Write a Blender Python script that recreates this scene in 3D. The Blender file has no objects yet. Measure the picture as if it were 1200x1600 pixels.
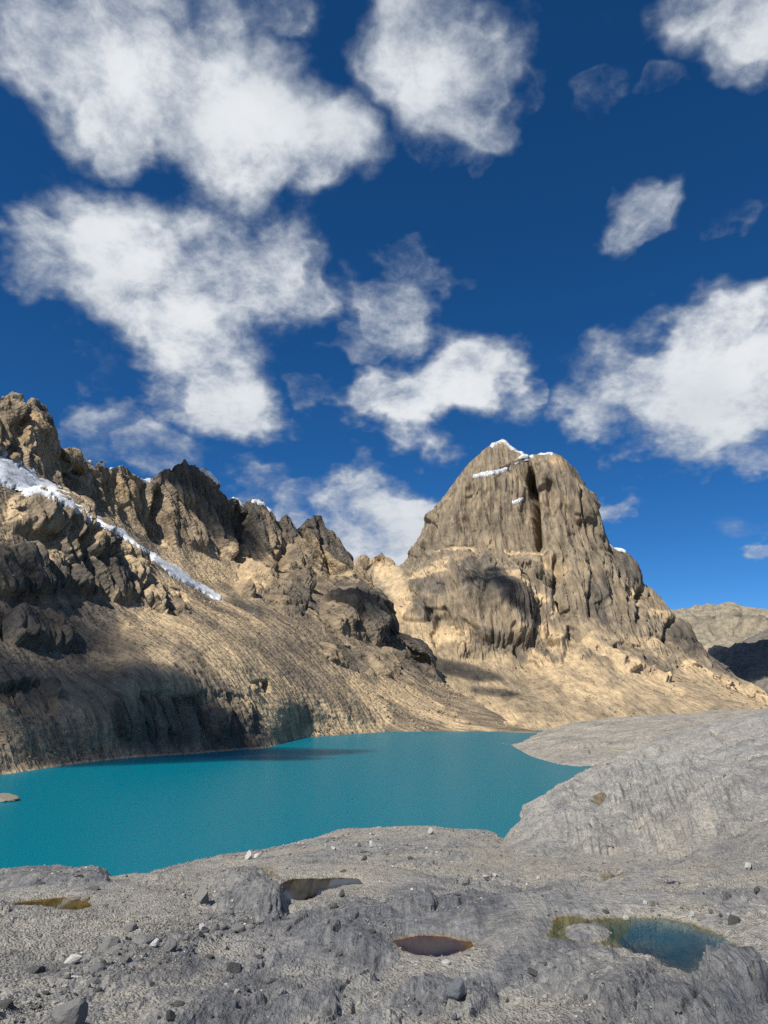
import bpy, math, random
import numpy as np
from concurrent.futures import ThreadPoolExecutor
from mathutils import Vector, Matrix

# ------------------------------------------------------------------ camera, sky, sun, exposure
sc = bpy.context.scene
COL = sc.collection
R = math.radians
PITCH = R(14.4); FPX = 1109.4; CAMZ = 40.0          # eye 40 m above the lake
SUN_AZ, SUN_EL = R(-138), R(50)                     # azimuth from the view axis (left is negative)
SUN = np.array([math.sin(SUN_AZ)*math.cos(SUN_EL), math.cos(SUN_AZ)*math.cos(SUN_EL), math.sin(SUN_EL)])

cam = bpy.data.cameras.new('camera'); cam_o = bpy.data.objects.new('camera', cam); COL.objects.link(cam_o)
cam.sensor_fit = 'VERTICAL'; cam.sensor_height = 24; cam.lens = 24*FPX/1600
cam.clip_start = 0.1; cam.clip_end = 60000
cam_o.location = (0, 0, CAMZ); cam_o.rotation_euler = (R(90)+PITCH, 0, 0)
sc.camera = cam_o

sl = bpy.data.lights.new('sun', 'SUN'); sl.energy = 5.0; sl.angle = R(0.5); sl.color = (1.0, 0.95, 0.86)
sun_o = bpy.data.objects.new('sun', sl); COL.objects.link(sun_o)
sun_o.rotation_euler = Vector(SUN).to_track_quat('Z', 'Y').to_euler()
sun_o.location = (-300, -100, 900)

sc.view_settings.view_transform = 'Standard'; sc.view_settings.look = 'None'
sc.view_settings.exposure = 0.0; sc.view_settings.gamma = 1
sc.view_settings.use_curve_mapping = False
sc.render.engine = 'CYCLES'
sc.cycles.use_adaptive_sampling = True; sc.cycles.adaptive_threshold = 0.01; sc.cycles.adaptive_min_samples = 12
sc.cycles.max_bounces = 5; sc.cycles.diffuse_bounces = 2; sc.cycles.glossy_bounces = 2
sc.cycles.volume_bounces = 1; sc.cycles.use_denoising = False
sc.cycles.caustics_reflective = False; sc.cycles.caustics_refractive = False

def raydir(px, py):
    """direction through a point of the 1200 x 1600 picture, horizontal length 1"""
    px = np.asarray(px, float); py = np.asarray(py, float)
    cx = (px-600)/FPX; cy = (800-py)/FPX
    x = cx; y = math.cos(PITCH) - cy*math.sin(PITCH); z = math.sin(PITCH) + cy*math.cos(PITCH)
    h = np.sqrt(x*x+y*y)
    return np.stack([x/h, y/h, z/h], -1)

def world_sky():
    w = bpy.data.worlds.new('World'); sc.world = w; w.use_nodes = True
    nt = w.node_tree; nt.nodes.clear(); N = nt.nodes.new; L = nt.links.new
    def math_(op, a, b=None, c=None, clamp=False):
        n = N('ShaderNodeMath'); n.operation = op; n.use_clamp = clamp
        for i, v in enumerate((a, b, c)):
            if v is None: continue
            if isinstance(v, (int, float)): n.inputs[i].default_value = v
            else: L(v, n.inputs[i])
        return n.outputs[0]
    def vec(op, a, b=None, s=None):
        n = N('ShaderNodeVectorMath'); n.operation = op
        for i, v in enumerate((a, b)):
            if v is None: continue
            if isinstance(v, (tuple, list)): n.inputs[i].default_value = v
            else: L(v, n.inputs[i])
        if s is not None:
            if isinstance(s, (int, float)): n.inputs['Scale'].default_value = s
            else: L(s, n.inputs['Scale'])
        return n.outputs['Value'] if op in ('LENGTH', 'DOT_PRODUCT') else n.outputs[0]
    def noise(v, scale, det, rough=.55, col=False, lac=2.0):
        n = N('ShaderNodeTexNoise'); L(v, n.inputs['Vector']); n.inputs['Scale'].default_value = scale
        n.inputs['Detail'].default_value = det; n.inputs['Roughness'].default_value = rough; n.inputs['Lacunarity'].default_value = lac
        return n.outputs['Color'] if col else n.outputs['Fac']
    def rng(v, a, b, c=0., d=1., smooth=True):
        n = N('ShaderNodeMapRange'); n.interpolation_type = 'SMOOTHSTEP' if smooth else 'LINEAR'
        L(v, n.inputs[0])
        for i, x in enumerate((a, b, c, d)): n.inputs[i+1].default_value = x
        return n.outputs[0]
    out = N('ShaderNodeOutputWorld'); bg = N('ShaderNodeBackground'); L(bg.outputs[0], out.inputs[0])
    sky = N('ShaderNodeTexSky'); sky.sky_type = 'NISHITA'; sky.sun_disc = False
    sky.sun_elevation = SUN_EL; sky.sun_rotation = SUN_AZ
    sky.altitude = 4700; sky.air_density = 1.0; sky.dust_density = 0.0; sky.ozone_density = 6.0
    hs = N('ShaderNodeHueSaturation'); hs.inputs['Saturation'].default_value = SKY_SAT; hs.inputs['Value'].default_value = SKY_VAL
    L(sky.outputs[0], hs.inputs['Color'])
    tc = N('ShaderNodeTexCoord'); D = tc.outputs['Generated']
    sep = N('ShaderNodeSeparateXYZ'); L(D, sep.inputs[0])
    up = math_('MAXIMUM', sep.outputs[2], 0.0)
    inv = math_('DIVIDE', 1.0, math_('ADD', up, 0.6))
    P = vec('SCALE', D, s=inv)                       # coordinates on the cloud deck
    warp = vec('SUBTRACT', noise(P, 6.5, 4, .6, True), (.5, .5, .5))
    ST = (1.0, 1.0, 1.35)                            # clouds are wider than tall
    Dw = vec('MULTIPLY', vec('ADD', D, vec('SCALE', warp, s=0.17)), ST)
    prev = None
    for (cx, cy, r, s) in CLOUDS:
        d = Vector(raydir(cx, cy)).normalized()
        cosang = math.cos(math.atan(math.hypot(cx-600, cy-800)/FPX))
        n = N('ShaderNodeVectorMath'); n.operation = 'DISTANCE'; L(Dw, n.inputs[0]); n.inputs[1].default_value = (d.x*ST[0], d.y*ST[1], d.z*ST[2])
        rad = .89*r*cosang/FPX
        k = 1.3                                     # fall-off outside, level inside
        v = math_('MULTIPLY_ADD', n.outputs['Value'], -k/rad, s-.62+k*.88)
        v = math_('MINIMUM', v, s-.50)
        prev = v if prev is None else math_('SMOOTH_MAX', prev, v, .15)
    f = math_('MAXIMUM', prev, -1.2)
    sh = noise(vec('ADD', P, vec('SCALE', warp, s=.10)), 4.5, 3, .5)
    # the same weather elsewhere in the sky, outside the picture
    back = rng(sep.outputs[1], 0.42, 0.25)
    f2 = math_('SUBTRACT', math_('MULTIPLY_ADD', sh, 5.0, -2.6), math_('SUBTRACT', 1.0, back))
    f = math_('MAXIMUM', f, math_('MINIMUM', f2, .9))
    nA = noise(vec('ADD', P, vec('SCALE', warp, s=.04)), 8.0, 8, .61, lac=2.15)
    dens = math_('ADD', f, math_('MULTIPLY_ADD', nA, CN, -CN*.5))
    alpha = rng(dens, -0.22, 0.80)
    # thick parts are whiter, the thin veils blue-grey
    thick = rng(dens, 0.0, 0.95)
    shade = math_('MULTIPLY', thick, rng(sh, .30, .60, .72, 1.0))
    mixc = N('ShaderNodeMix'); mixc.data_type = 'RGBA'; L(shade, mixc.inputs['Factor'])
    mixc.inputs['A'].default_value = (.30, .36, .45, 1); mixc.inputs['B'].default_value = (.80, .83, .86, 1)
    cs = vec('SCALE', mixc.outputs['Result'], s=CLOUD_LEVEL/SKY_STRENGTH)
    skc = N('ShaderNodeMix'); skc.data_type = 'RGBA'; L(alpha, skc.inputs['Factor'])
    L(hs.outputs[0], skc.inputs['A']); L(cs, skc.inputs['B'])
    L(skc.outputs['Result'], bg.inputs[0]); bg.inputs[1].default_value = SKY_STRENGTH
    w.cycles.sampling_method = 'MANUAL'; w.cycles.sample_map_resolution = 512
CLOUDS = [ # px, py, radius, strength
 (20,25,95,.9),(110,40,120,1.),(215,60,125,1.),(310,40,95,.85),(240,130,115,1.05),(170,170,80,1.),(320,170,130,1.1),(400,215,110,1.1),(475,240,85,.95),(430,10,60,.5),
 (660,45,90,.9),(690,120,120,1.),(730,190,85,.8),(600,120,65,.6),(790,150,65,.55),(650,240,60,.4),(725,280,40,.4),(800,5,50,.35),
 (1110,25,85,.85),(1180,55,90,.9),(1150,130,70,.66),(1195,220,35,.5),
 (1000,325,64,.78),(1140,335,50,.50),(925,165,60,.46),(1010,165,55,.46),(870,230,45,.10),
 (80,400,100,.95),(180,385,120,1.1),(300,420,140,1.1),(400,420,120,1.1),(475,430,85,.9),(200,480,110,1.),(330,540,115,1.),(350,620,95,1.),(270,610,85,.75),(160,580,55,.4),
 (610,480,100,.72),(650,380,62,.7),(670,440,68,.66),(550,540,60,.52),(50,310,60,.1),
 (590,625,62,1.1),(655,628,76,1.3),(725,595,82,1.25),(785,592,50,.9),(835,605,28,.42),(490,615,46,.58),
 (1095,535,90,1.1),(1015,605,105,1.15),(935,645,72,1.0),(1100,640,120,1.2),(1200,600,120,1.15),(1010,680,65,.9),(1170,715,65,.7),(1110,745,45,.35),(1160,490,40,.15),
 (170,680,80,.65),(240,705,75,.8),(120,640,45,.25),
 (410,765,70,.6),(480,795,80,.85),(560,800,90,1.),(620,825,70,1.),(450,860,110,1.),(590,870,90,1.),(345,745,40,.3),
 (965,790,48,.68),(945,765,30,.5),(1000,800,28,.45),(1180,848,36,.7),
]
CN = 2.45
SKY_STRENGTH = 0.1; SKY_SAT = 1.22; SKY_VAL = 1.12; CLOUD_LEVEL = 1.0
world_sky()

# ------------------------------------------------------------------ noise and mesh helpers
_rs = np.random.RandomState(7)
_G = _rs.normal(size=(64*64*64, 3)).astype(np.float32); _G /= np.linalg.norm(_G, axis=1)[:, None]
def _pn(P):
    I = np.floor(P).astype(np.int32); Fr = (P-I).astype(np.float32); I &= 63
    J = (I+1) & 63
    w = Fr*Fr*Fr*(Fr*(Fr*6-15)+10)
    ix, iy, iz = I.T; jx, jy, jz = J.T
    x, y, z = Fr.T
    def g(a, b, c, dx, dy, dz):
        v = _G[(a*64+b)*64+c]
        return v[:, 0]*(x-dx) + v[:, 1]*(y-dy) + v[:, 2]*(z-dz)
    wx, wy, wz = w.T
    a = g(ix, iy, iz, 0, 0, 0); a += wx*(g(jx, iy, iz, 1, 0, 0)-a)
    b = g(ix, jy, iz, 0, 1, 0); b += wx*(g(jx, jy, iz, 1, 1, 0)-b)
    a += wy*(b-a)
    c = g(ix, iy, jz, 0, 0, 1); c += wx*(g(jx, iy, jz, 1, 0, 1)-c)
    d = g(ix, jy, jz, 0, 1, 1); d += wx*(g(jx, jy, jz, 1, 1, 1)-d)
    c += wy*(d-c)
    return (a+wz*(c-a))*1.5
_ex = ThreadPoolExecutor(4)
def noise3(P):
    """gradient noise, about -1..1"""
    P = np.ascontiguousarray(P, np.float64).reshape(-1, 3)
    n = len(P); k = max(1, n//60000)
    return np.concatenate(list(_ex.map(_pn, np.array_split(P, k)))) if n else np.zeros(0, np.float32)
def fbm(P, lam, octs, gain=.5, off=0., spacing=None, ridged=False, warp=None):
    P = np.asarray(P, float).reshape(-1, 3)
    out = np.zeros(len(P), np.float32); a = 1.; tot = 0.
    for o in range(octs):
        l = lam/2.03**o
        n = noise3(P/l + off + o*17.31)
        if ridged: n = .68-2.5*np.abs(n)
        if spacing is not None: n = n*np.clip(l/(2.2*spacing)-.6, 0, 1)
        out += a*n; tot += a; a *= gain
    return out/tot
_J = _rs.uniform(-.48, .48, (64*64*64, 3)).astype(np.float32); _Hc = _rs.uniform(-1, 1, 64*64*64).astype(np.float32); _T = _rs.normal(size=(64*64*64, 3)).astype(np.float32)
def _facet(P):
    I = np.floor(P).astype(np.int32); best = np.full(len(P), 1e9, np.float32); bi = np.zeros(len(P), np.int32); bd = np.zeros((len(P), 3), np.float32)
    for dx in (-1, 0, 1):
        for dy in (-1, 0, 1):
            for dz in (-1, 0, 1):
                C = I+np.array([dx, dy, dz], np.int32); w = C & 63; k = (w[:, 0]*64+w[:, 1])*64+w[:, 2]
                d = (P-C-.5).astype(np.float32)-_J[k]; q = (d*d).sum(1); m = q < best
                best[m] = q[m]; bi[m] = k[m]; bd[m] = d[m]
    return _Hc[bi]*.7 + (bd*_T[bi]).sum(1)*.8
def facets(P, lam, off=0.):
    """broken rock: each cell is one tilted plane"""
    P = np.asarray(P, float).reshape(-1, 3)/lam+off
    return np.concatenate(list(_ex.map(_facet, np.array_split(P, max(1, len(P)//30000)))))
def soften(a, n=1):
    for _ in range(n):
        p = np.pad(a, 1, mode='edge'); a = (4*a+2*(p[:-2, 1:-1]+p[2:, 1:-1]+p[1:-1, :-2]+p[1:-1, 2:])+p[:-2, :-2]+p[2:, 2:]+p[:-2, 2:]+p[2:, :-2])/16
    return a
def sstep(x, a, b):
    t = np.clip((x-a)/(b-a), 0, 1); return t*t*(3-2*t)
def poly_interp(pts, x):
    p = np.array(pts, float); return np.interp(x, p[:, 0], p[:, 1])
def pchip(V, t, crest=None):
    """V: (rings, ncol); t: parameter values in ring units -> (len t, ncol), monotone cubic"""
    if crest is not None and 0 < crest < len(V)-1:     # a sharp edge at this ring
        return np.concatenate([pchip(V[:crest+1], t[t <= crest]), pchip(V[crest:], t[t > crest]-crest)])
    n = len(V); h = V[1:]-V[:-1]
    if n == 2: return V[0]+t[:, None]*h[0]
    m = np.zeros_like(V)
    s = h[:-1]*h[1:] > 0
    m[1:-1] = np.where(s, 2*h[:-1]*h[1:]/np.where(s, h[:-1]+h[1:], 1), 0)
    m[0] = h[0]; m[-1] = h[-1]
    i = np.clip(np.floor(t).astype(int), 0, n-2); f = (t-i)[:, None]
    h00 = 2*f**3-3*f**2+1; h10 = f**3-2*f**2+f; h01 = -2*f**3+3*f**2; h11 = f**3-f**2
    return h00*V[i]+h10*m[i]+h01*V[i+1]+h11*m[i+1]
def columns(x0, x1, dense0, dense1, step, coarse=14):
    """picture columns: fine where the picture looks, coarser beyond"""
    a = np.arange(x0, dense0, coarse); b = np.arange(dense0, dense1, step); c = np.arange(dense1, x1+coarse, coarse)
    return np.concatenate([a, b, c])
def grid_normals(P):
    du = np.gradient(P, axis=1); dv = np.gradient(P, axis=0)
    n = np.cross(du, dv); n /= np.linalg.norm(n, axis=2)[:, :, None]+1e-9
    n[n[:, :, 2] < 0] *= -1
    return n
def smooth_cols(a, k):
    if k < 2: return a
    ker = np.hanning(k+2)[1:-1]; ker /= ker.sum()
    p = np.pad(a, ((k//2, k-1-k//2)), mode='edge')
    return np.convolve(p, ker, 'valid')

class Sheet:
    """A piece of land as a sheet of rings: each ring runs across the columns at its own distance and height"""
    def __init__(s, cols, rings, rows, smooth=25, crest=None):
        s.cols = cols; rr = []; zz = []
        xs = np.arange(cols[0], cols[-1]+1.0, 2.0)
        for rg in rings:
            kind = rg[0]
            if kind == 'py':             # height from the picture row, distance given
                py = poly_interp(rg[1], xs); r = smooth_cols(poly_interp(rg[2], xs), smooth*2+1)
                if not (len(rg) > 3 and rg[3]): py = smooth_cols(py, smooth)
                z = CAMZ + r*raydir(xs, py)[:, 2]
            elif kind == 'shore':        # where the ray meets the water
                py = smooth_cols(poly_interp(rg[1], xs), smooth)
                r = CAMZ/-raydir(xs, py)[:, 2]; z = np.zeros_like(r)
            elif kind == 'rel':          # relative to the ring before: distance, absolute or relative height
                r = rr[-1]+poly_interp(rg[1], xs) if not np.isscalar(rg[1]) else rr[-1]+rg[1]
                z = zz[-1]+rg[2] if rg[3] == 'd' else np.full_like(r, rg[2])
            elif kind == 'z':
                r = smooth_cols(poly_interp(rg[1], xs), smooth); z = smooth_cols(poly_interp(rg[2], xs), smooth)
            rr.append(r); zz.append(z)
        if rings[0][0] == 'pre':
            pass
        RR = np.array([np.interp(cols, xs, r) for r in rr]); ZZ = np.array([np.interp(cols, xs, z) for z in zz])
        t = np.concatenate([i+np.arange(n)/n for i, n in enumerate(rows)]+[[len(rows)]])
        s.t = t
        r = pchip(RR, t, crest); z = pchip(ZZ, t, crest)
        e = np.clip((z-CAMZ)/r, -1.3, 2); cx = ((cols-600)/FPX)[None]
        h = np.ones_like(r)
        for _ in range(14):
            cy = (e*h-math.sin(PITCH))/math.cos(PITCH); yy = math.cos(PITCH)-cy*math.sin(PITCH); h = .5*h+.5*np.sqrt(cx*cx+yy*yy)
        az = np.arctan2(cx+0*yy, yy)
        s.P = np.stack([r*np.sin(az), r*np.cos(az), z], -1)
        s.shape = r.shape
        s.N = grid_normals(s.P)
        s.r = r
    def pix(s, P=None):
        return project(s.P if P is None else P)
    def mesh(s, name, mat, P, attrs=None):
        h, w = s.shape
        return grid_mesh(name, P, mat, attrs)

def project(P):
    x = P[..., 0]; y = P[..., 1]; z = P[..., 2]-CAMZ
    dep = y*math.cos(PITCH)+z*math.sin(PITCH); u = -y*math.sin(PITCH)+z*math.cos(PITCH)
    dep = np.where(dep > .5, dep, .5)
    return 600+FPX*x/dep, 800-FPX*u/dep

def link(name, me, mat=None, smooth=True):
    if mat: me.materials.append(mat)
    o = bpy.data.objects.new(name, me); COL.objects.link(o); return o
def grid_mesh(name, P, mat, attrs=None, keep=None, smooth=True):
    h, w = P.shape[:2]
    idx = np.arange(h*w).reshape(h, w)
    q = np.stack([idx[:-1, :-1], idx[:-1, 1:], idx[1:, 1:], idx[1:, :-1]], -1).reshape(-1, 4)
    V = P.reshape(-1, 3)
    A = {k: v.reshape(-1, v.shape[-1]) for k, v in (attrs or {}).items()}
    if keep is not None:
        q = q[keep.reshape(-1)]
        used = np.unique(q); m = np.full(len(V), -1); m[used] = np.arange(len(used))
        q = m[q]; V = V[used]; A = {k: v[used] for k, v in A.items()}
    # outward: the faces look to the sky
    a = V[q[:, 1]]-V[q[:, 0]]; b = V[q[:, 3]]-V[q[:, 0]]
    if len(q) and np.cross(a, b)[:, 2].mean() < 0: q = q[:, ::-1]
    me = bpy.data.meshes.new(name)
    me.vertices.add(len(V)); me.vertices.foreach_set('co', V.astype(np.float32).ravel())
    me.loops.add(len(q)*4); me.loops.foreach_set('vertex_index', q.astype(np.int32).ravel())
    me.polygons.add(len(q)); me.polygons.foreach_set('loop_start', np.arange(0, len(q)*4, 4, dtype=np.int32))
    me.polygons.foreach_set('use_smooth', np.full(len(q), smooth))
    for k, v in A.items():
        at = me.attributes.new(k, 'FLOAT_COLOR', 'POINT')
        c = np.ones((len(V), 4), np.float32); c[:, :v.shape[1]] = v
        at.data.foreach_set('color', c.ravel())
    me.update(calc_edges=True); me.validate()
    return link(name, me, mat)
def structure(o, label=None, cat=None):
    o['kind'] = 'structure'
    if label: o['label'] = label
    if cat: o['category'] = cat
    return o

# strokes and patches drawn in picture coordinates on the land (features of the rock, and cloud shade painted as dark cover)
def stroke_dist(px, py, pts):
    d = np.full(px.shape, 1e9)
    for (x0, y0), (x1, y1) in zip(pts[:-1], pts[1:]):
        vx, vy = x1-x0, y1-y0; L2 = vx*vx+vy*vy+1e-6
        t = np.clip(((px-x0)*vx+(py-y0)*vy)/L2, 0, 1)
        d = np.minimum(d, np.hypot(px-x0-t*vx, py-y0-t*vy))
    return d
def strokes(px, py, lst, jit):
    """union of strokes (points, half width) with a ragged edge -> 0..1"""
    m = np.zeros(px.shape)
    for pts, w in lst:
        p = np.array(pts); sel = (px > p[:, 0].min()-3*w) & (px < p[:, 0].max()+3*w) & (py > p[:, 1].min()-3*w) & (py < p[:, 1].max()+3*w)
        if not sel.any(): continue
        d = stroke_dist(px[sel], py[sel], pts)/w + jit[sel]
        m[sel] = np.maximum(m[sel], 1-sstep(d, .55, 1.15))
    return m
def lumps(px, py, lst, jit):
    """rock masses standing out of a slope: (cx, cy, rx, ry, rot, amount), steep on their lee side"""
    h = np.zeros(px.shape); m = np.zeros(px.shape)
    for (cx, cy, rx, ry, rot, amp) in lst:
        c, s_ = math.cos(R(rot)), math.sin(R(rot))
        u = ((px-cx)*c+(py-cy)*s_)/rx; v = (-(px-cx)*s_+(py-cy)*c)/ry
        sel = (np.abs(u) < 1.6) & (np.abs(v) < 1.6)
        if not sel.any(): continue
        uu = u[sel]; vv = v[sel]
        uu = np.where(uu > 0, np.clip((uu-.55)*2.2, 0, 9), -uu)      # abrupt right-hand face
        vv = np.where(vv > 0, np.clip((vv-.3)*1.43, 0, 9), -vv)
        rho = (uu**2.4+vv**2.4)**(1/2.4) + jit[sel]
        f = 1-sstep(rho, .25, 1.0)
        h[sel] = np.maximum(h[sel], amp*f); m[sel] = np.maximum(m[sel], 1-sstep(rho, .8, 1.0))
    return h, m

# ------------------------------------------------------------------ materials
def nodes_of(name):
    m = bpy.data.materials.new(name); m.use_nodes = True; nt = m.node_tree; nt.nodes.clear()
    N = nt.nodes.new; L = nt.links.new
    out = N('ShaderNodeOutputMaterial'); bs = N('ShaderNodeBsdfPrincipled'); L(bs.outputs[0], out.inputs['Surface'])
    return m, N, L, bs, out
def tex_noise(N, L, vec, scale, det, rough=.55):
    n = N('ShaderNodeTexNoise'); n.inputs['Scale'].default_value = scale; n.inputs['Detail'].default_value = det; n.inputs['Roughness'].default_value = rough
    L(vec, n.inputs['Vector']); return n.outputs['Fac']
def ramp(N, L, v, stops):
    r = N('ShaderNodeValToRGB'); L(v, r.inputs[0]); e = r.color_ramp.elements
    while len(e) < len(stops): e.new(.5)
    for el, (p, c) in zip(e, stops): el.position = p; el.color = (*c, 1)
    return r.outputs[0]
def mix(N, L, f, a, b, mode='MIX'):
    n = N('ShaderNodeMix'); n.data_type = 'RGBA'; n.blend_type = mode
    for s, v in (('Factor', f), ('A', a), ('B', b)):
        if isinstance(v, (float, int)): n.inputs[s].default_value = v
        elif isinstance(v, tuple): n.inputs[s].default_value = (*v, 1)
        else: L(v, n.inputs[s])
    return n.outputs['Result']
def rock_material(name, rock, scree, dark, warm, s1, bump_scale, bump_d, flute=None, rubble=0., coarse=None, polish=False, face=0.):
    """rock, scree, dark and warm are base colours chosen by the land's own 'cover' attribute (r scree, g dark rock and painted shade, b warm tint)"""
    m, N, L, bs, out = nodes_of(name)
    geo = N('ShaderNodeNewGeometry'); pos = geo.outputs['Position']
    at = N('ShaderNodeAttribute'); at.attribute_name = 'cover'
    sep = N('ShaderNodeSeparateColor'); L(at.outputs['Color'], sep.inputs[0])
    n1 = tex_noise(N, L, pos, s1, 5, .65)
    psx = pos
    if flute:                                    # the cliffs are drawn out upwards
        mz = N('ShaderNodeMapping'); mz.vector_type = 'TEXTURE'; L(pos, mz.inputs[0]); mz.inputs['Rotation'].default_value = (0, 0, face); mz.inputs['Scale'].default_value = (1, 2.2, 4.5); psx = mz.outputs[0]
    n2 = tex_noise(N, L, psx, s1*9, 4, .65)
    vf = ramp(N, L, n1, [(.30, (.62, .62, .64)), (.5, (1, 1, 1)), (.72, (1.35, 1.30, 1.2))])
    vg = ramp(N, L, n2, [(.28, (.55, .55, .57)), (.5, (1, 1, 1)), (.75, (1.45, 1.42, 1.38))])
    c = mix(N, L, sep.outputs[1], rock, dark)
    c = mix(N, L, sep.outputs[2], c, warm)
    c = mix(N, L, 1.0, c, vf, 'MULTIPLY')
    if flute:
        mp = N('ShaderNodeMapping'); mp.vector_type = 'TEXTURE'; L(pos, mp.inputs[0]); mp.inputs['Rotation'].default_value = (0, 0, face); mp.inputs['Scale'].default_value = [1/q for q in flute]
        n3 = tex_noise(N, L, mp.outputs[0], 1., 4, .6)
        c = mix(N, L, 1.0, c, ramp(N, L, n3, [(.32, (.60, .59, .58)), (.5, (1, 1, 1)), (.7, (1.3, 1.27, 1.2))]), 'MULTIPLY')
    sc_ = mix(N, L, .45, scree, mix(N, L, 1., scree, vf, 'MULTIPLY'))
    c = mix(N, L, sep.outputs[0], c, sc_)
    c = mix(N, L, 1.0, c, vg, 'MULTIPLY')
    if polish:                                   # bare ice-smoothed rock: fine scratches, little grit
        aw = N('ShaderNodeAttribute'); aw.attribute_name = 'wet'; sw = N('ShaderNodeSeparateColor'); L(aw.outputs['Color'], sw.inputs[0])
        mp = N('ShaderNodeMapping'); L(pos, mp.inputs[0]); mp.inputs['Rotation'].default_value = (0, 0, .55); mp.inputs['Scale'].default_value = (7., .5, 5.)
        st = tex_noise(N, L, mp.outputs[0], 1., 5, .65)
        c = mix(N, L, sw.outputs[2], c, mix(N, L, 1., c, ramp(N, L, st, [(.3, (.62, .64, .68)), (.5, (1, 1, 1)), (.7, (1.35, 1.33, 1.28))]), 'MULTIPLY'))
    L(c, bs.inputs['Base Color']); bs.inputs['Roughness'].default_value = .9; bs.inputs['Specular IOR Level'].default_value = .25
    b = N('ShaderNodeBump'); b.inputs['Strength'].default_value = 1; b.inputs['Distance'].default_value = bump_d
    nb = tex_noise(N, L, psx, bump_scale, 5, .7)
    if flute:
        fa = N('ShaderNodeMath'); fa.operation = 'MULTIPLY_ADD'; L(n3, fa.inputs[0]); fa.inputs[1].default_value = 2.6; L(nb, fa.inputs[2]); nb = fa.outputs[0]
    if rubble:
        vo = N('ShaderNodeTexVoronoi'); vo.inputs['Scale'].default_value = bump_scale*1.4; L(pos, vo.inputs['Vector'])
        ad = N('ShaderNodeMath'); ad.operation = 'MULTIPLY_ADD'; L(vo.outputs['Distance'], ad.inputs[0]); ad.inputs[1].default_value = -rubble; L(nb, ad.inputs[2])
        nb = ad.outputs[0]
    L(nb, b.inputs['Height'])
    if polish:
        pd = N('ShaderNodeMath'); pd.operation = 'MULTIPLY_ADD'; L(sw.outputs[2], pd.inputs[0]); pd.inputs[1].default_value = -.75*bump_d*1.4; pd.inputs[2].default_value = bump_d*1.4; L(pd.outputs[0], b.inputs['Distance'])
    if coarse:
        if polish:
            bs2 = N('ShaderNodeBump'); bs2.inputs['Strength'].default_value = 1; sd_ = N('ShaderNodeMath'); sd_.operation = 'MULTIPLY'; L(sw.outputs[2], sd_.inputs[0]); sd_.inputs[1].default_value = .10
            L(sd_.outputs[0], bs2.inputs['Distance']); L(st, bs2.inputs['Height'])
        b2 = N('ShaderNodeBump'); b2.inputs['Strength'].default_value = 1; b2.inputs['Distance'].default_value = coarse[1]
        L(tex_noise(N, L, pos, coarse[0], 7, .68), b2.inputs['Height']); L(b2.outputs[0], b.inputs['Normal'])
        if polish: L(bs2.outputs[0], b2.inputs['Normal'])
    L(b.outputs[0], bs.inputs['Normal'])
    return m

M_LEFT = rock_material('ridge_rock', (.265, .210, .145), (.56, .42, .25), (.115, .102, .086), (.39, .28, .160), .012, .16, 3.0, (.13, .03, .016), .6, face=R(58))
M_PEAK = rock_material('peak_rock', (.262, .212, .148), (.56, .42, .25), (.128, .113, .094), (.37, .265, .155), .010, .10, 3.0, (.10, .02, .012), .15)
M_FAR = rock_material('far_rock', (.26, .225, .165), (.36, .31, .22), (.12, .115, .11), (.25, .19, .14), .004, .02, 14.0, None, 0)
M_SLAB = rock_material('slab_rock', (.33, .305, .262), (.44, .385, .29), (.21, .202, .19), (.30, .215, .11), .05, .5, 1.2, None, .3)
M_FORE = rock_material('polished_rock', (.315, .306, .285), (.41, .375, .31), (.160, .164, .172), (.200, .150, .082), .5, 11.0, .055, None, .9, (.7, .22), True)

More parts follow.
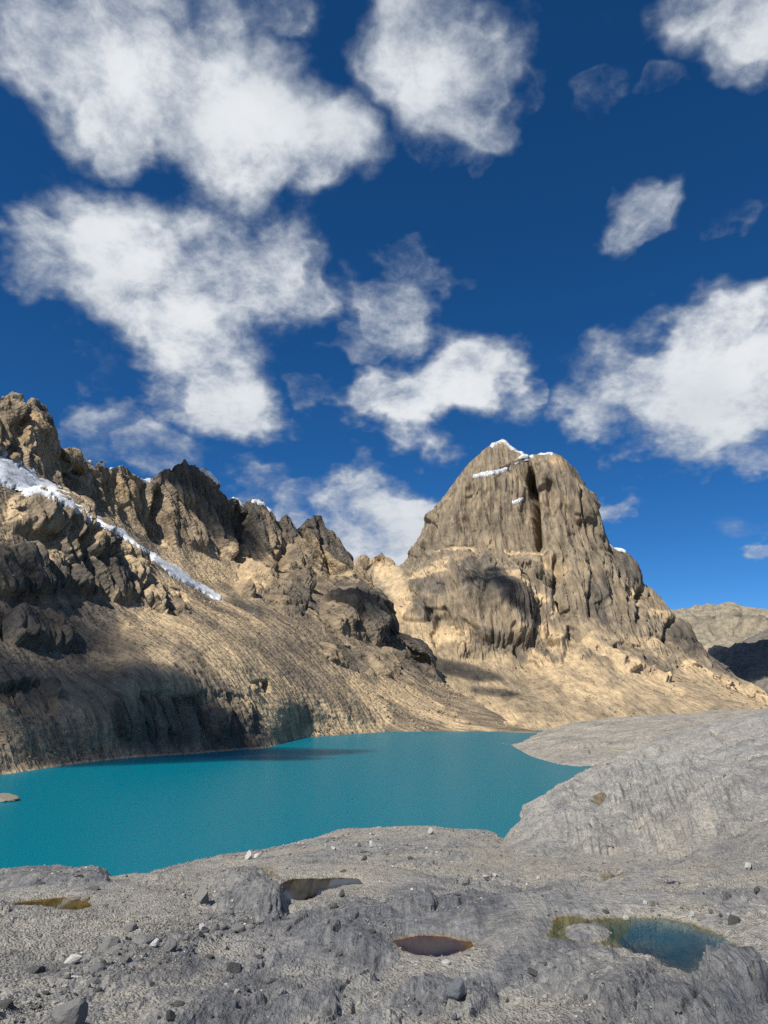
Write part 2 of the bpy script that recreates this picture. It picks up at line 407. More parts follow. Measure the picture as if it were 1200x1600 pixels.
# ------------------------------------------------------------------ the left-hand ridge
def make_left():
    cols = columns(-760, 860, -40, 720, 1.25)
    sky = [(-760,520),(-300,560),(-120,600),(-60,640),(0,618),(15,615),(32,622),(36,634),(48,627),(62,630),(72,640),(80,660),(88,688),(100,700),(112,705),(122,702),(130,715),(150,722),(160,720),(170,730),(190,727),(205,742),(220,752),(235,748),(255,738),(275,725),(290,719),(300,728),(318,735),(335,748),(350,765),(362,778),(375,785),(395,781),(410,784),(425,800),(435,814),(441,808),(455,809),(463,820),(478,812),(490,805),(503,815),(520,828),(535,848),(550,880),(565,890),(580,902),(596,925),(604,950),(609,985),(640,992),(660,1010),(680,1038),(692,1062),(720,1087),(760,1112),(800,1130),(830,1141.5),(860,1143)]
    rings = [
     ('z', [(-760,200),(0,340),(200,430),(400,520),(600,770),(860,830)], [(-760,-14),(860,-14)]),
     ('shore', [(-760,1340),(-300,1258),(0,1211),(60,1202),(130,1192),(200,1184),(300,1178),(370,1172),(410,1170),(435,1164),(470,1153),(540,1148),(600,1143.5),(700,1142.5),(760,1143),(860,1146)]),
     ('py', [(-760,1240),(0,1160),(90,1135),(160,1105),(215,1070),(290,1062),(370,1085),(410,1115),(440,1105),(520,1095),(600,1102),(700,1122),(800,1137),(860,1144)],
            [(-760,360),(0,450),(90,495),(160,525),(215,540),(300,565),(400,608),(440,660),(470,740),(540,805),(600,868),(700,885),(800,876),(860,862)]),
     ('py', [(-760,1000),(0,960),(100,945),(200,940),(300,955),(400,990),(500,1015),(600,1055),(660,1085),(700,1104),(800,1133),(860,1144)],
            [(-760,560),(0,600),(200,720),(300,775),(400,830),(500,900),(600,980),(700,960),(800,890),(860,862)]),
     ('py', [(-760,800),(0,748),(60,772),(120,802),(180,838),(250,888),(320,932),(400,935),(470,935),(540,962),(606,1003),(650,1037),(690,1071),(800,1132),(860,1143.7)],
            [(-760,700),(0,740),(120,805),(250,890),(320,940),(400,1000),(500,1070),(606,1090),(690,1040),(800,895),(860,863)]),
     ('py', [(-760,740),(0,712),(60,738),(120,776),(180,812),(250,852),(320,862),(380,882),(450,892),(520,905),(570,945),(606,994),(690,1067),(800,1131),(860,1143.4)],
            [(-760,740),(0,775),(120,860),(250,1010),(320,1070),(400,1130),(500,1190),(570,1160),(606,1120),(690,1055),(800,898),(860,864)]),
     ('py', sky, [(-760,800),(0,850),(120,960),(250,1110),(320,1180),(400,1240),(500,1300),(550,1285),(606,1150),(690,1075),(800,905),(860,866)], True),
     ('rel', 60, -45, 'd'), ('rel', 260, -150, 'd'), ('rel', 500, -60, 'a')]
    sh = Sheet(cols, rings, [8, 66, 100, 126, 46, 118, 12, 8, 4], crest=6)
    P = sh.P.copy(); N = sh.N.copy(); px, py = sh.pix(); t = np.broadcast_to(sh.t[:, None], px.shape)
    flat = P.reshape(-1, 3); sp = np.full(flat.shape[0], 1.0)*(sh.r.ravel()/1109*1.1)
    vis = sstep(t, .8, 1.3)
    j1 = fbm(np.stack([px.ravel()/70, py.ravel()/70, 0*px.ravel()], -1), 1, 5, .6).reshape(px.shape)
    # rock masses and cliffs
    H, Mk = lumps(px, py, [
      (75,800,62,44,10,13),(120,850,46,38,0,12),(160,905,62,34,12,8),(30,900,70,40,0,5),(250,935,40,22,15,4),
      (205,865,38,20,30,5),(60,985,60,28,10,4),
      (450,925,38,36,10,10),(405,900,34,36,0,9),(552,955,56,44,10,20),(480,850,40,40,0,6),
      (645,1018,40,26,25,8),(560,1030,70,20,15,4),
      (245,1118,80,44,8,4),(350,1122,58,46,12,5),(30,1090,60,30,0,3),(405,1072,18,10,0,3)], j1*.55)
    cliff = sstep(t, 4.95, 5.12)*(1-sstep(px, 560, 640)*(1-sstep(t, 5.4, 5.9)))
    cliff = np.maximum(cliff, Mk*.85)
    Nh = N.copy(); Nh[..., 2] *= .45; Nh /= np.linalg.norm(Nh, axis=2)[..., None]
    Pw = flat + 7*np.stack([noise3(flat/50), noise3(flat/50+50), .3*noise3(flat/50+90)], -1)
    # along the ridge, into it, up: the cliffs are fluted from top to bottom
    Pf = np.stack([Pw@np.array([.53, .85, 0]), .2*(Pw@np.array([-.85, .53, 0])), Pw[:, 2]], -1)
    flute = fbm(Pf*np.array([1, 1, .12]), 26, 4, .6, 3., sp, True).reshape(px.shape)
    butt = fbm(Pw*np.array([1, 1, .25]), 120, 3, .5, 9., sp, True).reshape(px.shape)
    blk = fbm(Pw*np.array([1, 1, 1.6]), 34, 6, .6, 21., sp, True).reshape(px.shape)
    rough = fbm(flat, 90, 8, .52, 31., sp).reshape(px.shape)
    ledge = noise3(Pw*np.array([.004, .004, .045])).reshape(px.shape)
    fine = fbm(Pf*np.array([1, 1, .25]), 9, 3, .7, 41., sp, True).reshape(px.shape)
    fc1 = soften(facets(Pf*np.array([1, 1, .24]), 58, 3.).reshape(px.shape), 2); fc2 = soften(facets(Pf*np.array([1, 1, .22]), 18, 9.).reshape(px.shape), 1)
    gul = np.zeros(px.shape)
    for pts, w, d in [([(245,770),(250,830),(248,870)],8,26),([(97,700),(105,730),(112,770)],7,22),([(132,725),(135,765),(150,800)],6,18),([(380,790),(382,830),(372,880)],7,22),
                      ([(225,757),(230,800),(240,840)],6,14),([(437,820),(445,850),(440,890)],7,16),([(40,640),(30,690),(5,715)],7,18),([(180,735),(190,780),(205,830)],5,12),
                      ([(310,790),(330,830),(345,860)],6,12),([(470,822),(480,850)],5,14),([(500,820),(510,870),(520,900)],5,12),([(350,790),(356,840)],5,14)]:
        gul += d*np.exp(-(stroke_dist(px+j1*10, py, pts)/w)**2)
    jw = np.array([1, 1, .08])
    jnt = (6*(1-sstep(np.abs(noise3(Pf*jw/24+4)), 0, .09))+4*(1-sstep(np.abs(noise3(Pf*jw/12+14)), 0, .10))).reshape(px.shape)
    disp = H*(.9+.3*flute) + cliff*(8*flute+10*butt+10*fc1+4.6*fc2+.6*blk+2*ledge+2.4*fine-gul-jnt) + (1-cliff)*(2.6*rough+1.3*blk+1.3*fc2*sstep(rough, -.2, .3)+.9*fine)*sstep(t, .95, 1.6)
    disp *= vis*np.clip(.25+sh.r/900., 0, 1.15)
    disp *= .15+.85*sstep(sh.P[..., 2], 1, 22)
    # keep the crest where it stands: the top rows move less
    crest = sstep(t, 5.75, 6.0)*(1-sstep(t, 6.0, 6.3)); disp *= 1-.72*crest
    P += Nh*disp[..., None]
    jag = fbm(flat*np.array([1, 1, .3]), 22, 3, .6, 77., sp).reshape(px.shape)
    P[..., 2] += crest*(9*jag+7*soften(facets(flat*np.array([1, 1, .2]), 16, 7.).reshape(px.shape), 1))*(px < 600)
    # what covers the ground
    Np = grid_normals(P); slope = 1-Np[..., 2]
    j2 = fbm(np.stack([px.ravel()/28, py.ravel()/28, 0*px.ravel()+5], -1), 1, 5, .6).reshape(px.shape)
    tan = strokes(px, py, [([(330,870),(370,885),(390,905)],26),([(300,905),(345,890)],20),([(262,850),(275,890),(300,905)],16),([(240,965),(300,990),(360,1020),(400,1050)],26),
        ([(390,1040),(430,1080),(460,1120),(470,1145)],20),([(420,1060),(470,1090),(540,1130)],16),([(340,1030),(370,1060),(395,1090)],22),([(480,1140),(540,1135),(590,1138)],12),
        ([(600,1075),(660,1105),(720,1130)],16),([(555,1060),(580,1090),(600,1120)],14),([(200,985),(240,1010),(260,1040)],14),([(100,780),(110,800)],18),([(60,870),(120,875)],16),
        ([(180,870),(215,915),(250,950)],12),([(400,1085),(440,1140)],18),([(500,890),(540,900),(575,915)],12),([(0,700),(12,690)],10),([(255,900),(290,935)],10),
        ([(420,905),(395,930)],10),([(640,1080),(690,1110)],10),([(20,790),(10,830)],12)], j2*.7)
    Us = flat@np.array([[.8, .6, 0], [-.6, .8, 0], [0, 0, 1]])*np.array([.2, 1, .5])
    stk = fbm(Us, 42, 5, .55, 72., sp).reshape(px.shape)
    tan = np.maximum(tan*(.5+.5*sstep(stk, -.3, .1)), .8*sstep(stk+.3*j1, .05, .38)*(1-cliff)*sstep(px, 180, 320))
    tan = np.maximum(tan, .6*(1-sstep(P[..., 2]+.8*j2, .6, 1.6))*(px < 430))
    tan = tan*(1-sstep(slope, .45, .75))
    dark = strokes(px, py, [([(560,935),(600,970)],46),([(255,735),(290,735),(330,770),(360,800)],24),([(440,820),(460,825)],20),([(490,815),(520,850),(540,875)],18),  # dark rock; cloud shade on summit, knob and lower left painted in too
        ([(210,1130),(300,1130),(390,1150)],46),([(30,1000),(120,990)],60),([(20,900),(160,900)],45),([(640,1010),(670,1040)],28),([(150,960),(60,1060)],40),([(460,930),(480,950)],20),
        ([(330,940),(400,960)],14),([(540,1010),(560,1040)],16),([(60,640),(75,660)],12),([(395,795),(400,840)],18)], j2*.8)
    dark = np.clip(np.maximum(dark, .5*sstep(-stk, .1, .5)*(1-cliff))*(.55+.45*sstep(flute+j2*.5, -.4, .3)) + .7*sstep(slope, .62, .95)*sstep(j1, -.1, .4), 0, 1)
    warm = np.clip(sstep(j1+j2*.5, .05, .6)*cliff*.9 + strokes(px, py, [([(15,690),(40,660)],20),([(200,760),(190,800)],28),([(120,830),(110,860)],20),([(500,860),(560,900)],20)], j2*.6)*.6, 0, 1)*(1-dark)
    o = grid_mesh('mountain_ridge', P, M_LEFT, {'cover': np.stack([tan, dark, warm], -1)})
    structure(o, 'jagged brown ridge with fluted cliffs dropping to the lake on its far shore')
    return sh, P, Np, px, py

# ------------------------------------------------------------------ the pyramid peak
def make_peak():
    cols = columns(430, 1560, 540, 1230, 1.25)
    sky = [(430,960),(520,905),(545,886),(555,876),(562,869),(571,867),(580,873),(586,868),(592,866),(597,862),(603,870),(612,872),(618,877),(622,886),(630,880),(640,868),(655,845),(668,820),(675,800),(690,785),(700,770),(712,752),(722,735),(735,722),(748,710),(760,700),(770,692),(780,687),(787,686),(797,694),(810,703),(828,711),(845,708),(862,708),(875,712),(885,725),(892,742),(905,757),(920,768),(930,785),(938,805),(948,835),(955,853),(962,856),(975,859),(988,873),(999,908),(1020,920),(1035,935),(1045,950),(1055,965),(1070,968),(1082,980),(1095,1005),(1110,1025),(1140,1052),(1170,1080),(1200,1097),(1260,1109),(1560,1125)]
    rings = [
     ('z', [(430,790),(1560,790)], [(430,-14),(1560,-14)]),
     ('shore', [(430,1143),(600,1142.5),(700,1141.5),(830,1141),(1000,1141),(1560,1141)]),
     ('py', [(430,1122),(600,1112),(700,1112),(800,1106),(900,1100),(1000,1098),(1100,1101),(1200,1110),(1560,1128)], [(430,1000),(600,1000),(700,980),(800,980),(900,1000),(1000,1020),(1100,1050),(1200,1080),(1560,1150)]),
     ('py', [(430,985),(600,972),(650,985),(700,1005),(760,1024),(830,1034),(870,1002),(930,987),(980,1004),(1040,1040),(1090,1054),(1140,1078),(1200,1104),(1560,1127)], [(430,1350),(600,1370),(700,1300),(760,1280),(830,1290),(880,1340),(930,1370),(1000,1400),(1100,1430),(1200,1450),(1560,1480)]),
     ('py', [(430,975),(600,918),(640,902),(700,896),(760,892),(800,905),(850,915),(930,930),(1000,965),(1050,1005),(1100,1043),(1140,1070),(1200,1101),(1560,1126.5)], [(430,1500),(600,1620),(640,1560),(700,1470),(760,1410),(830,1440),(930,1480),(1000,1500),(1100,1520),(1200,1530),(1560,1540)]),
     ('py', [(430,968),(600,893),(650,876),(700,860),(780,866),(850,868),(930,885),(1000,935),(1050,978),(1100,1032),(1140,1062),(1200,1099),(1560,1126)], [(430,1560),(600,1760),(650,1680),(700,1600),(780,1580),(850,1560),(930,1570),(1000,1590),(1100,1600),(1200,1610),(1560,1640)]),
     ('py', sky, [(430,1600),(600,1850),(640,1770),(700,1715),(785,1745),(870,1710),(930,1670),(1000,1680),(1100,1650),(1200,1660),(1560,1700)], True),
     ('rel', 80, -60, 'd'), ('rel', 300, -250, 'd'), ('rel', 600, -60, 'a')]
    sh = Sheet(cols, rings, [5, 32, 104, 108, 48, 144, 12, 8, 4], smooth=15, crest=6)
    P = sh.P.copy(); N = sh.N.copy(); px, py = sh.pix(); t = np.broadcast_to(sh.t[:, None], px.shape)
    flat = P.reshape(-1, 3); sp = sh.r.ravel()/1109*1.1
    j1 = fbm(np.stack([px.ravel()/70+9, py.ravel()/70, 0*px.ravel()], -1), 1, 5, .6).reshape(px.shape)
    j2 = fbm(np.stack([px.ravel()/26+3, py.ravel()/26, 0*px.ravel()+5], -1), 1, 5, .6).reshape(px.shape)
    H, Mk = lumps(px, py, [(765,960,80,72,0,34),(720,990,50,46,0,12),(822,1002,38,44,0,12),(660,925,36,20,0,8),(650,955,26,20,0,8),(862,1018,24,18,10,12),
        (1010,1033,50,20,25,9),(900,1003,36,18,35,5),(960,1027,40,12,25,5),(908,890,44,70,0,9),(882,800,38,80,0,8),(765,790,58,80,0,8),(705,840,40,46,0,8),(590,885,24,16,0,8),(832,930,36,40,0,7)], j1*.45)
    cliff = np.maximum(sstep(t, 3.25, 3.6)*sstep(px, 622, 660), Mk*.9)
    cliff = np.maximum(cliff, sstep(t, 5.2, 5.6)*sstep(px, 540, 580))
    cliff *= 1-.75*strokes(px, py, [([(600,905),(630,935),(612,955)],20),([(690,862),(760,860)],5)], j2*.5)
    Nh = N.copy(); Nh[..., 2] *= .4; Nh /= np.linalg.norm(Nh, axis=2)[..., None]
    Pw = flat + 8*np.stack([noise3(flat/80), noise3(flat/80+50), .3*noise3(flat/80+90)], -1)
    Pf = Pw*np.array([1, .24, 1])                 # flutes run up the face
    flute = fbm(Pf*np.array([1, 1, .10]), 30, 4, .65, 13., sp, True).reshape(px.shape)
    butt = fbm(Pw*np.array([1, 1, .18]), 190, 3, .5, 19., sp, True).reshape(px.shape)
    blk = fbm(Pw*np.array([1, 1, 1.3]), 44, 6, .6, 23., sp, True).reshape(px.shape)
    rough = fbm(flat, 120, 8, .5, 33., sp).reshape(px.shape)
    ledge = fbm(Pw*np.array([.12, .12, 1]), 46, 3, .6, 61., sp).reshape(px.shape)
    fine = fbm(Pf*np.array([1, 1, .24]), 11, 3, .7, 43., sp, True).reshape(px.shape)
    fc1 = soften(facets(Pf*np.array([1, 1, .30]), 70, 5.).reshape(px.shape), 2); fc2 = soften(facets(Pf*np.array([1, 1, .32]), 24, 2.).reshape(px.shape), 1)
    gul = np.zeros(px.shape)
    for pts, w, d in [([(822,715),(830,745),(836,790),(842,850)],4.5,95),([(868,880),(874,920),(880,960)],5,24),([(840,905),(868,920),(882,958)],4,22),([(845,860),(858,890)],5,18),([(735,770),(728,830)],8,14),
                      ([(905,775),(915,830),(930,870)],5,16),([(780,745),(775,800)],5,10),([(958,862),(964,900)],6,26),([(1050,975),(1045,1000)],6,20),([(690,800),(680,850)],6,12),([(920,930),(930,975)],5,14),
                      ([(1002,925),(1000,970)],6,18),([(860,760),(862,830)],4,12),([(645,880),(640,900)],5,14)]:
        gul += d*np.exp(-(stroke_dist(px+j1*6, py, pts)/w)**2)
    jw = np.array([1, 1, .09])
    jnt = (9*(1-sstep(np.abs(noise3(Pf*jw/34+4)), 0, .09))+6*(1-sstep(np.abs(noise3(Pf*jw/17+14)), 0, .10))).reshape(px.shape)
    # the face right of the central crack stands forward, the tiers step back
    step = 16*sstep(px+3*j2, 838, 846)*(1-sstep(px, 900, 960))*(1-sstep(py, 850, 900)) + 9*sstep(py+5*j2, 738, 746)*(1-sstep(py, 800, 850))*(1-sstep(px, 815, 835)) + 10*sstep(py+6*j2, 862, 870)*(1-sstep(py, 890, 930))*sstep(px, 660, 700)
    disp = H*(.9+.2*flute) + cliff*(6.5*flute+7*butt+11*fc1+5.5*fc2+3.5*ledge+1.0*blk+3.5*fine-gul+step-.6*jnt) + (1-cliff)*(2.6*rough+1.0*blk+1.0*fc2*sstep(rough, -.2, .3)+1.0*fine)*sstep(t, 1.0, 2.0)
    disp *= sstep(t, 1.0, 1.6)
    crest = sstep(t, 5.8, 6.0)*(1-sstep(t, 6.0, 6.3)); disp *= 1-.8*crest
    P += Nh*disp[..., None]
    jag = fbm(flat*np.array([1, 1, .3]), 26, 3, .6, 77., sp).reshape(px.shape)
    P[..., 2] += crest*jag*7
    Np = grid_normals(P); slope = 1-Np[..., 2]
    tan = sstep(3.45-t+j2*.25, 0, .35)*.8
    stk = fbm(flat*np.array([1, .18, .5]), 36, 5, .6, 71., sp).reshape(px.shape)
    tan *= 1-.75*Mk
    tan *= .35+.65*sstep(stk+.25*j2, -.32, .12)
    tan = np.maximum(tan*.95*(.45+.55*sstep(j1+.4*j2, -.35, .25)), strokes(px, py, [([(600,890),(625,920),(630,945),(612,960)],20),([(672,1000),(690,985),(720,1000)],16),([(690,865),(740,860)],5),([(790,860),(850,864)],3),
        ([(640,905),(700,893)],6),([(850,985),(880,1020),(940,1060)],15),([(925,1000),(980,1045),(1060,1080)],14),([(985,1002),(1030,1005)],10),([(1075,1045),(1130,1080),(1190,1100)],14),([(830,925),(850,940)],6),([(870,940),(862,965)],5),
        ([(835,1030),(900,1075),(960,1085)],16),([(700,1110),(800,1120)],16),([(985,925),(1000,935)],7),([(1020,955),(1040,960)],6),([(740,900),(790,905),(840,935)],5),([(700,880),(680,900)],5)], j2*.6))
    tan *= 1-sstep(slope, .5, .8)*.8
    dark = strokes(px, py, [([(740,900),(790,925),(820,965)],26),([(655,955),(668,965)],20),([(660,915),(690,920)],14),([(1065,985),(1100,1020),(1140,1055)],16),([(970,1030),(1040,1045)],14),([(850,1015),(870,1025)],14),  # dark rock, plus cloud shade painted along the buttress and across the scree
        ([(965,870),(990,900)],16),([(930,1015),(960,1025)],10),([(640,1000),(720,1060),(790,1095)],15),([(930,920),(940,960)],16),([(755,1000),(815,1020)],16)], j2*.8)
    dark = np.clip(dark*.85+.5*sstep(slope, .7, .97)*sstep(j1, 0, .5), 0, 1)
    warm = np.clip(sstep(j1*.8+.5*j2+ledge*.6, .12, .8)*cliff, 0, 1)*(1-dark)
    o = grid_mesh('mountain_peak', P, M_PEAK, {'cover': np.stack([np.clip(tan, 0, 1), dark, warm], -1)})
    structure(o, 'tall grey-brown rock pyramid with a snow tip above tan scree')
    return sh, P, Np, px, py

# ------------------------------------------------------------------ far mountains at the right
def make_far():
    out = []
    for name, label, sky, r0, r1, r2, foot, lam in [
      ('distant_mountain', 'pale distant mountain with rounded crest beyond the peak, at the right edge', [(880,985),(1000,962),(1052,954),(1075,955),(1090,951),(1105,943),(1120,944),(1135,938),(1148,939),(1160,946),(1180,947),(1200,951),(1300,925),(1500,900),(1800,940)], 3600, 4300, 5200, 1110, 900),
      ('shaded_spur', 'low dark spur in shade below the pale distant mountain', [(950,1080),(1060,1050),(1110,1024),(1135,1012),(1160,1000),(1180,992),(1200,983),(1300,940),(1800,900)], 2300, 2700, 3000, 1105, 500)]:
        cols = columns(880, 1800, 1000, 1230, 1.5, 12)
        mid = [(x, (y*.45+foot*.55)) for x, y in sky]
        rings = [('py', [(880, foot+8), (1800, foot+8)], [(880, r0*.8), (1800, r0*.8)]), ('py', mid, [(880, r0), (1800, r0)]), ('py', sky, [(880, r2), (1800, r2)], True), ('rel', 800, -300, 'd')]
        sh = Sheet(cols, rings, [40, 110, 6], smooth=9, crest=2)
        P = sh.P.copy(); flat = P.reshape(-1, 3); t = np.broadcast_to(sh.t[:, None], sh.shape); sp = sh.r.ravel()/1109*1.3
        n = fbm(flat, lam, 8, .55, 4., sp, True).reshape(sh.shape); fl = fbm(flat*np.array([1, 1, .3]), lam*.3, 5, .6, 8., sp, True).reshape(sh.shape)
        crest = sstep(t, 1.85, 2)*(1-sstep(t, 2, 2.3))
        P += sh.N*((.13*lam*n+.05*lam*fl)*(1-.8*crest))[..., None]
        Np = grid_normals(P); j = fbm(flat, lam*.4, 5, .6, 2.).reshape(sh.shape)
        if name == 'shaded_spur': cov = np.stack([.15+0*j, np.full(j.shape, .85), 0*j], -1)  # the spur's shade is put into its colour as even dark cover
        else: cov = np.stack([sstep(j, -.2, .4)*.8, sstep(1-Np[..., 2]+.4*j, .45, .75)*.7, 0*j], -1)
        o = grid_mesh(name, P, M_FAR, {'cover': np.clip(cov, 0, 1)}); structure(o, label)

# ------------------------------------------------------------------ the rock tongue that reaches into the lake
def make_tongue():
    cols = columns(770, 1760, 780, 1230, 1.25)
    rings = [
     ('z', [(770,520),(1760,300)], [(770,-14),(1760,-10)]),
     ('shore', [(770,1158),(800,1164),(805,1168),(830,1182),(870,1194),(905,1198),(950,1196),(1000,1190),(1200,1180),(1760,1175)]),
     ('py', [(770,1166),(800,1164),(830,1160),(870,1158),(920,1155),(1000,1148),(1100,1140),(1200,1130),(1760,1110)], [(770,640),(830,600),(900,560),(1000,560),(1200,560),(1760,560)]),
     ('py', [(770,1170),(795,1166),(806,1163),(830,1156),(870,1142),(900,1132),(950,1125),(1000,1121),(1060,1119),(1120,1113),(1200,1108),(1400,1085),(1760,1060)], [(770,660),(830,650),(870,690),(900,730),(1000,790),(1200,850),(1760,900)], True),
     ('rel', 90, -2.5, 'd'), ('rel', 260, -6, 'd'), ('rel', 300, -14, 'a')]
    sh = Sheet(cols, rings, [6, 70, 70, 30, 10, 4], smooth=7)
    P = sh.P.copy(); px, py = sh.pix(); t = np.broadcast_to(sh.t[:, None], px.shape); flat = P.reshape(-1, 3); sp = sh.r.ravel()/1109*1.2
    Q = np.stack([flat@np.array([-.43, .9, 0]), .4*(flat@np.array([.9, .43, 0])), flat[:, 2]], -1)
    n = fbm(Q, 45, 7, .55, 5., sp).reshape(px.shape); rd = fbm(Q, 16, 5, .6, 6., sp, True).reshape(px.shape)
    fct = soften(facets(Q*np.array([1, 1.3, 1]), 15., 6.).reshape(px.shape), 1)
    P += sh.N*((3.2*n+1.6*rd+1.1*fct)*sstep(t, 1.0, 1.6)*np.clip((P[..., 2]+3)/8, 0, 1)*(1-.5*sstep(t, 2.8, 3)*(1-sstep(t, 3, 3.3))))[..., None]
    j = fbm(Q, 30, 5, .6, 2.).reshape(px.shape)
    cov = np.stack([sstep(j, 0, .5)*.7, sstep(-j-.3*rd, .1, .5)*.6, sstep(j+.3*n, .3, .8)*.2], -1)
    structure(grid_mesh('rock_tongue', P, M_SLAB, {'cover': np.clip(cov, 0, 1)}), 'smooth grey rock tongue reaching into the lake at its far right')

# ------------------------------------------------------------------ the polished rock in front
POOLS = [ # name, outline in the picture, distance of its middle, depth, water kind, label
 ('deep', [(868,1440),(885,1434),(930,1434),(965,1432),(1000,1432),(1040,1436),(1085,1443),(1120,1456),(1150,1472),(1158,1482),(1138,1488),(1112,1496),(1105,1512),(1107,1526),(1080,1524),(1050,1518),(1025,1506),(1010,1494),(985,1482),(960,1480),(930,1474),(880,1472),(862,1466)]),
 ('dark', [(437,1382),(455,1373),(490,1372),(530,1373),(560,1374),(562,1380),(530,1384),(508,1390),(496,1400),(478,1408),(455,1412),(442,1404)]),
 ('brown', [(612,1470),(640,1464),(670,1461),(705,1464),(735,1472),(742,1478),(725,1484),(705,1492),(680,1496),(655,1492),(630,1486)]),
 ('olive', [(18,1411),(60,1406),(100,1402),(135,1408),(142,1416),(120,1421),(60,1417),(25,1416)]),
 ('rust', [(348,1360),(370,1357),(394,1360),(392,1370),(365,1371),(350,1366)]),
 ('puddle', [(1040,1379),(1055,1376),(1068,1380),(1058,1384),(1044,1384)]),
 ('stain', [(196,1383),(207,1380),(218,1384),(208,1387)]),
]
def point_poly(x, y, poly):
    """signed distance to a polygon, negative inside"""
    p = np.array(poly); q = np.roll(p, -1, 0); d = np.full(x.shape, 1e9); ins = np.zeros(x.shape, bool)
    for (x0, y0), (x1, y1) in zip(p, q):
        vx, vy = x1-x0, y1-y0
        t = np.clip(((x-x0)*vx+(y-y0)*vy)/(vx*vx+vy*vy+1e-9), 0, 1)
        d = np.minimum(d, np.hypot(x-x0-t*vx, y-y0-t*vy))
        if y0 != y1: ins ^= ((y0 > y) != (y1 > y)) & (x < (x1-x0)*(y-y0)/(y1-y0)+x0)
    return np.where(ins, -d, d)

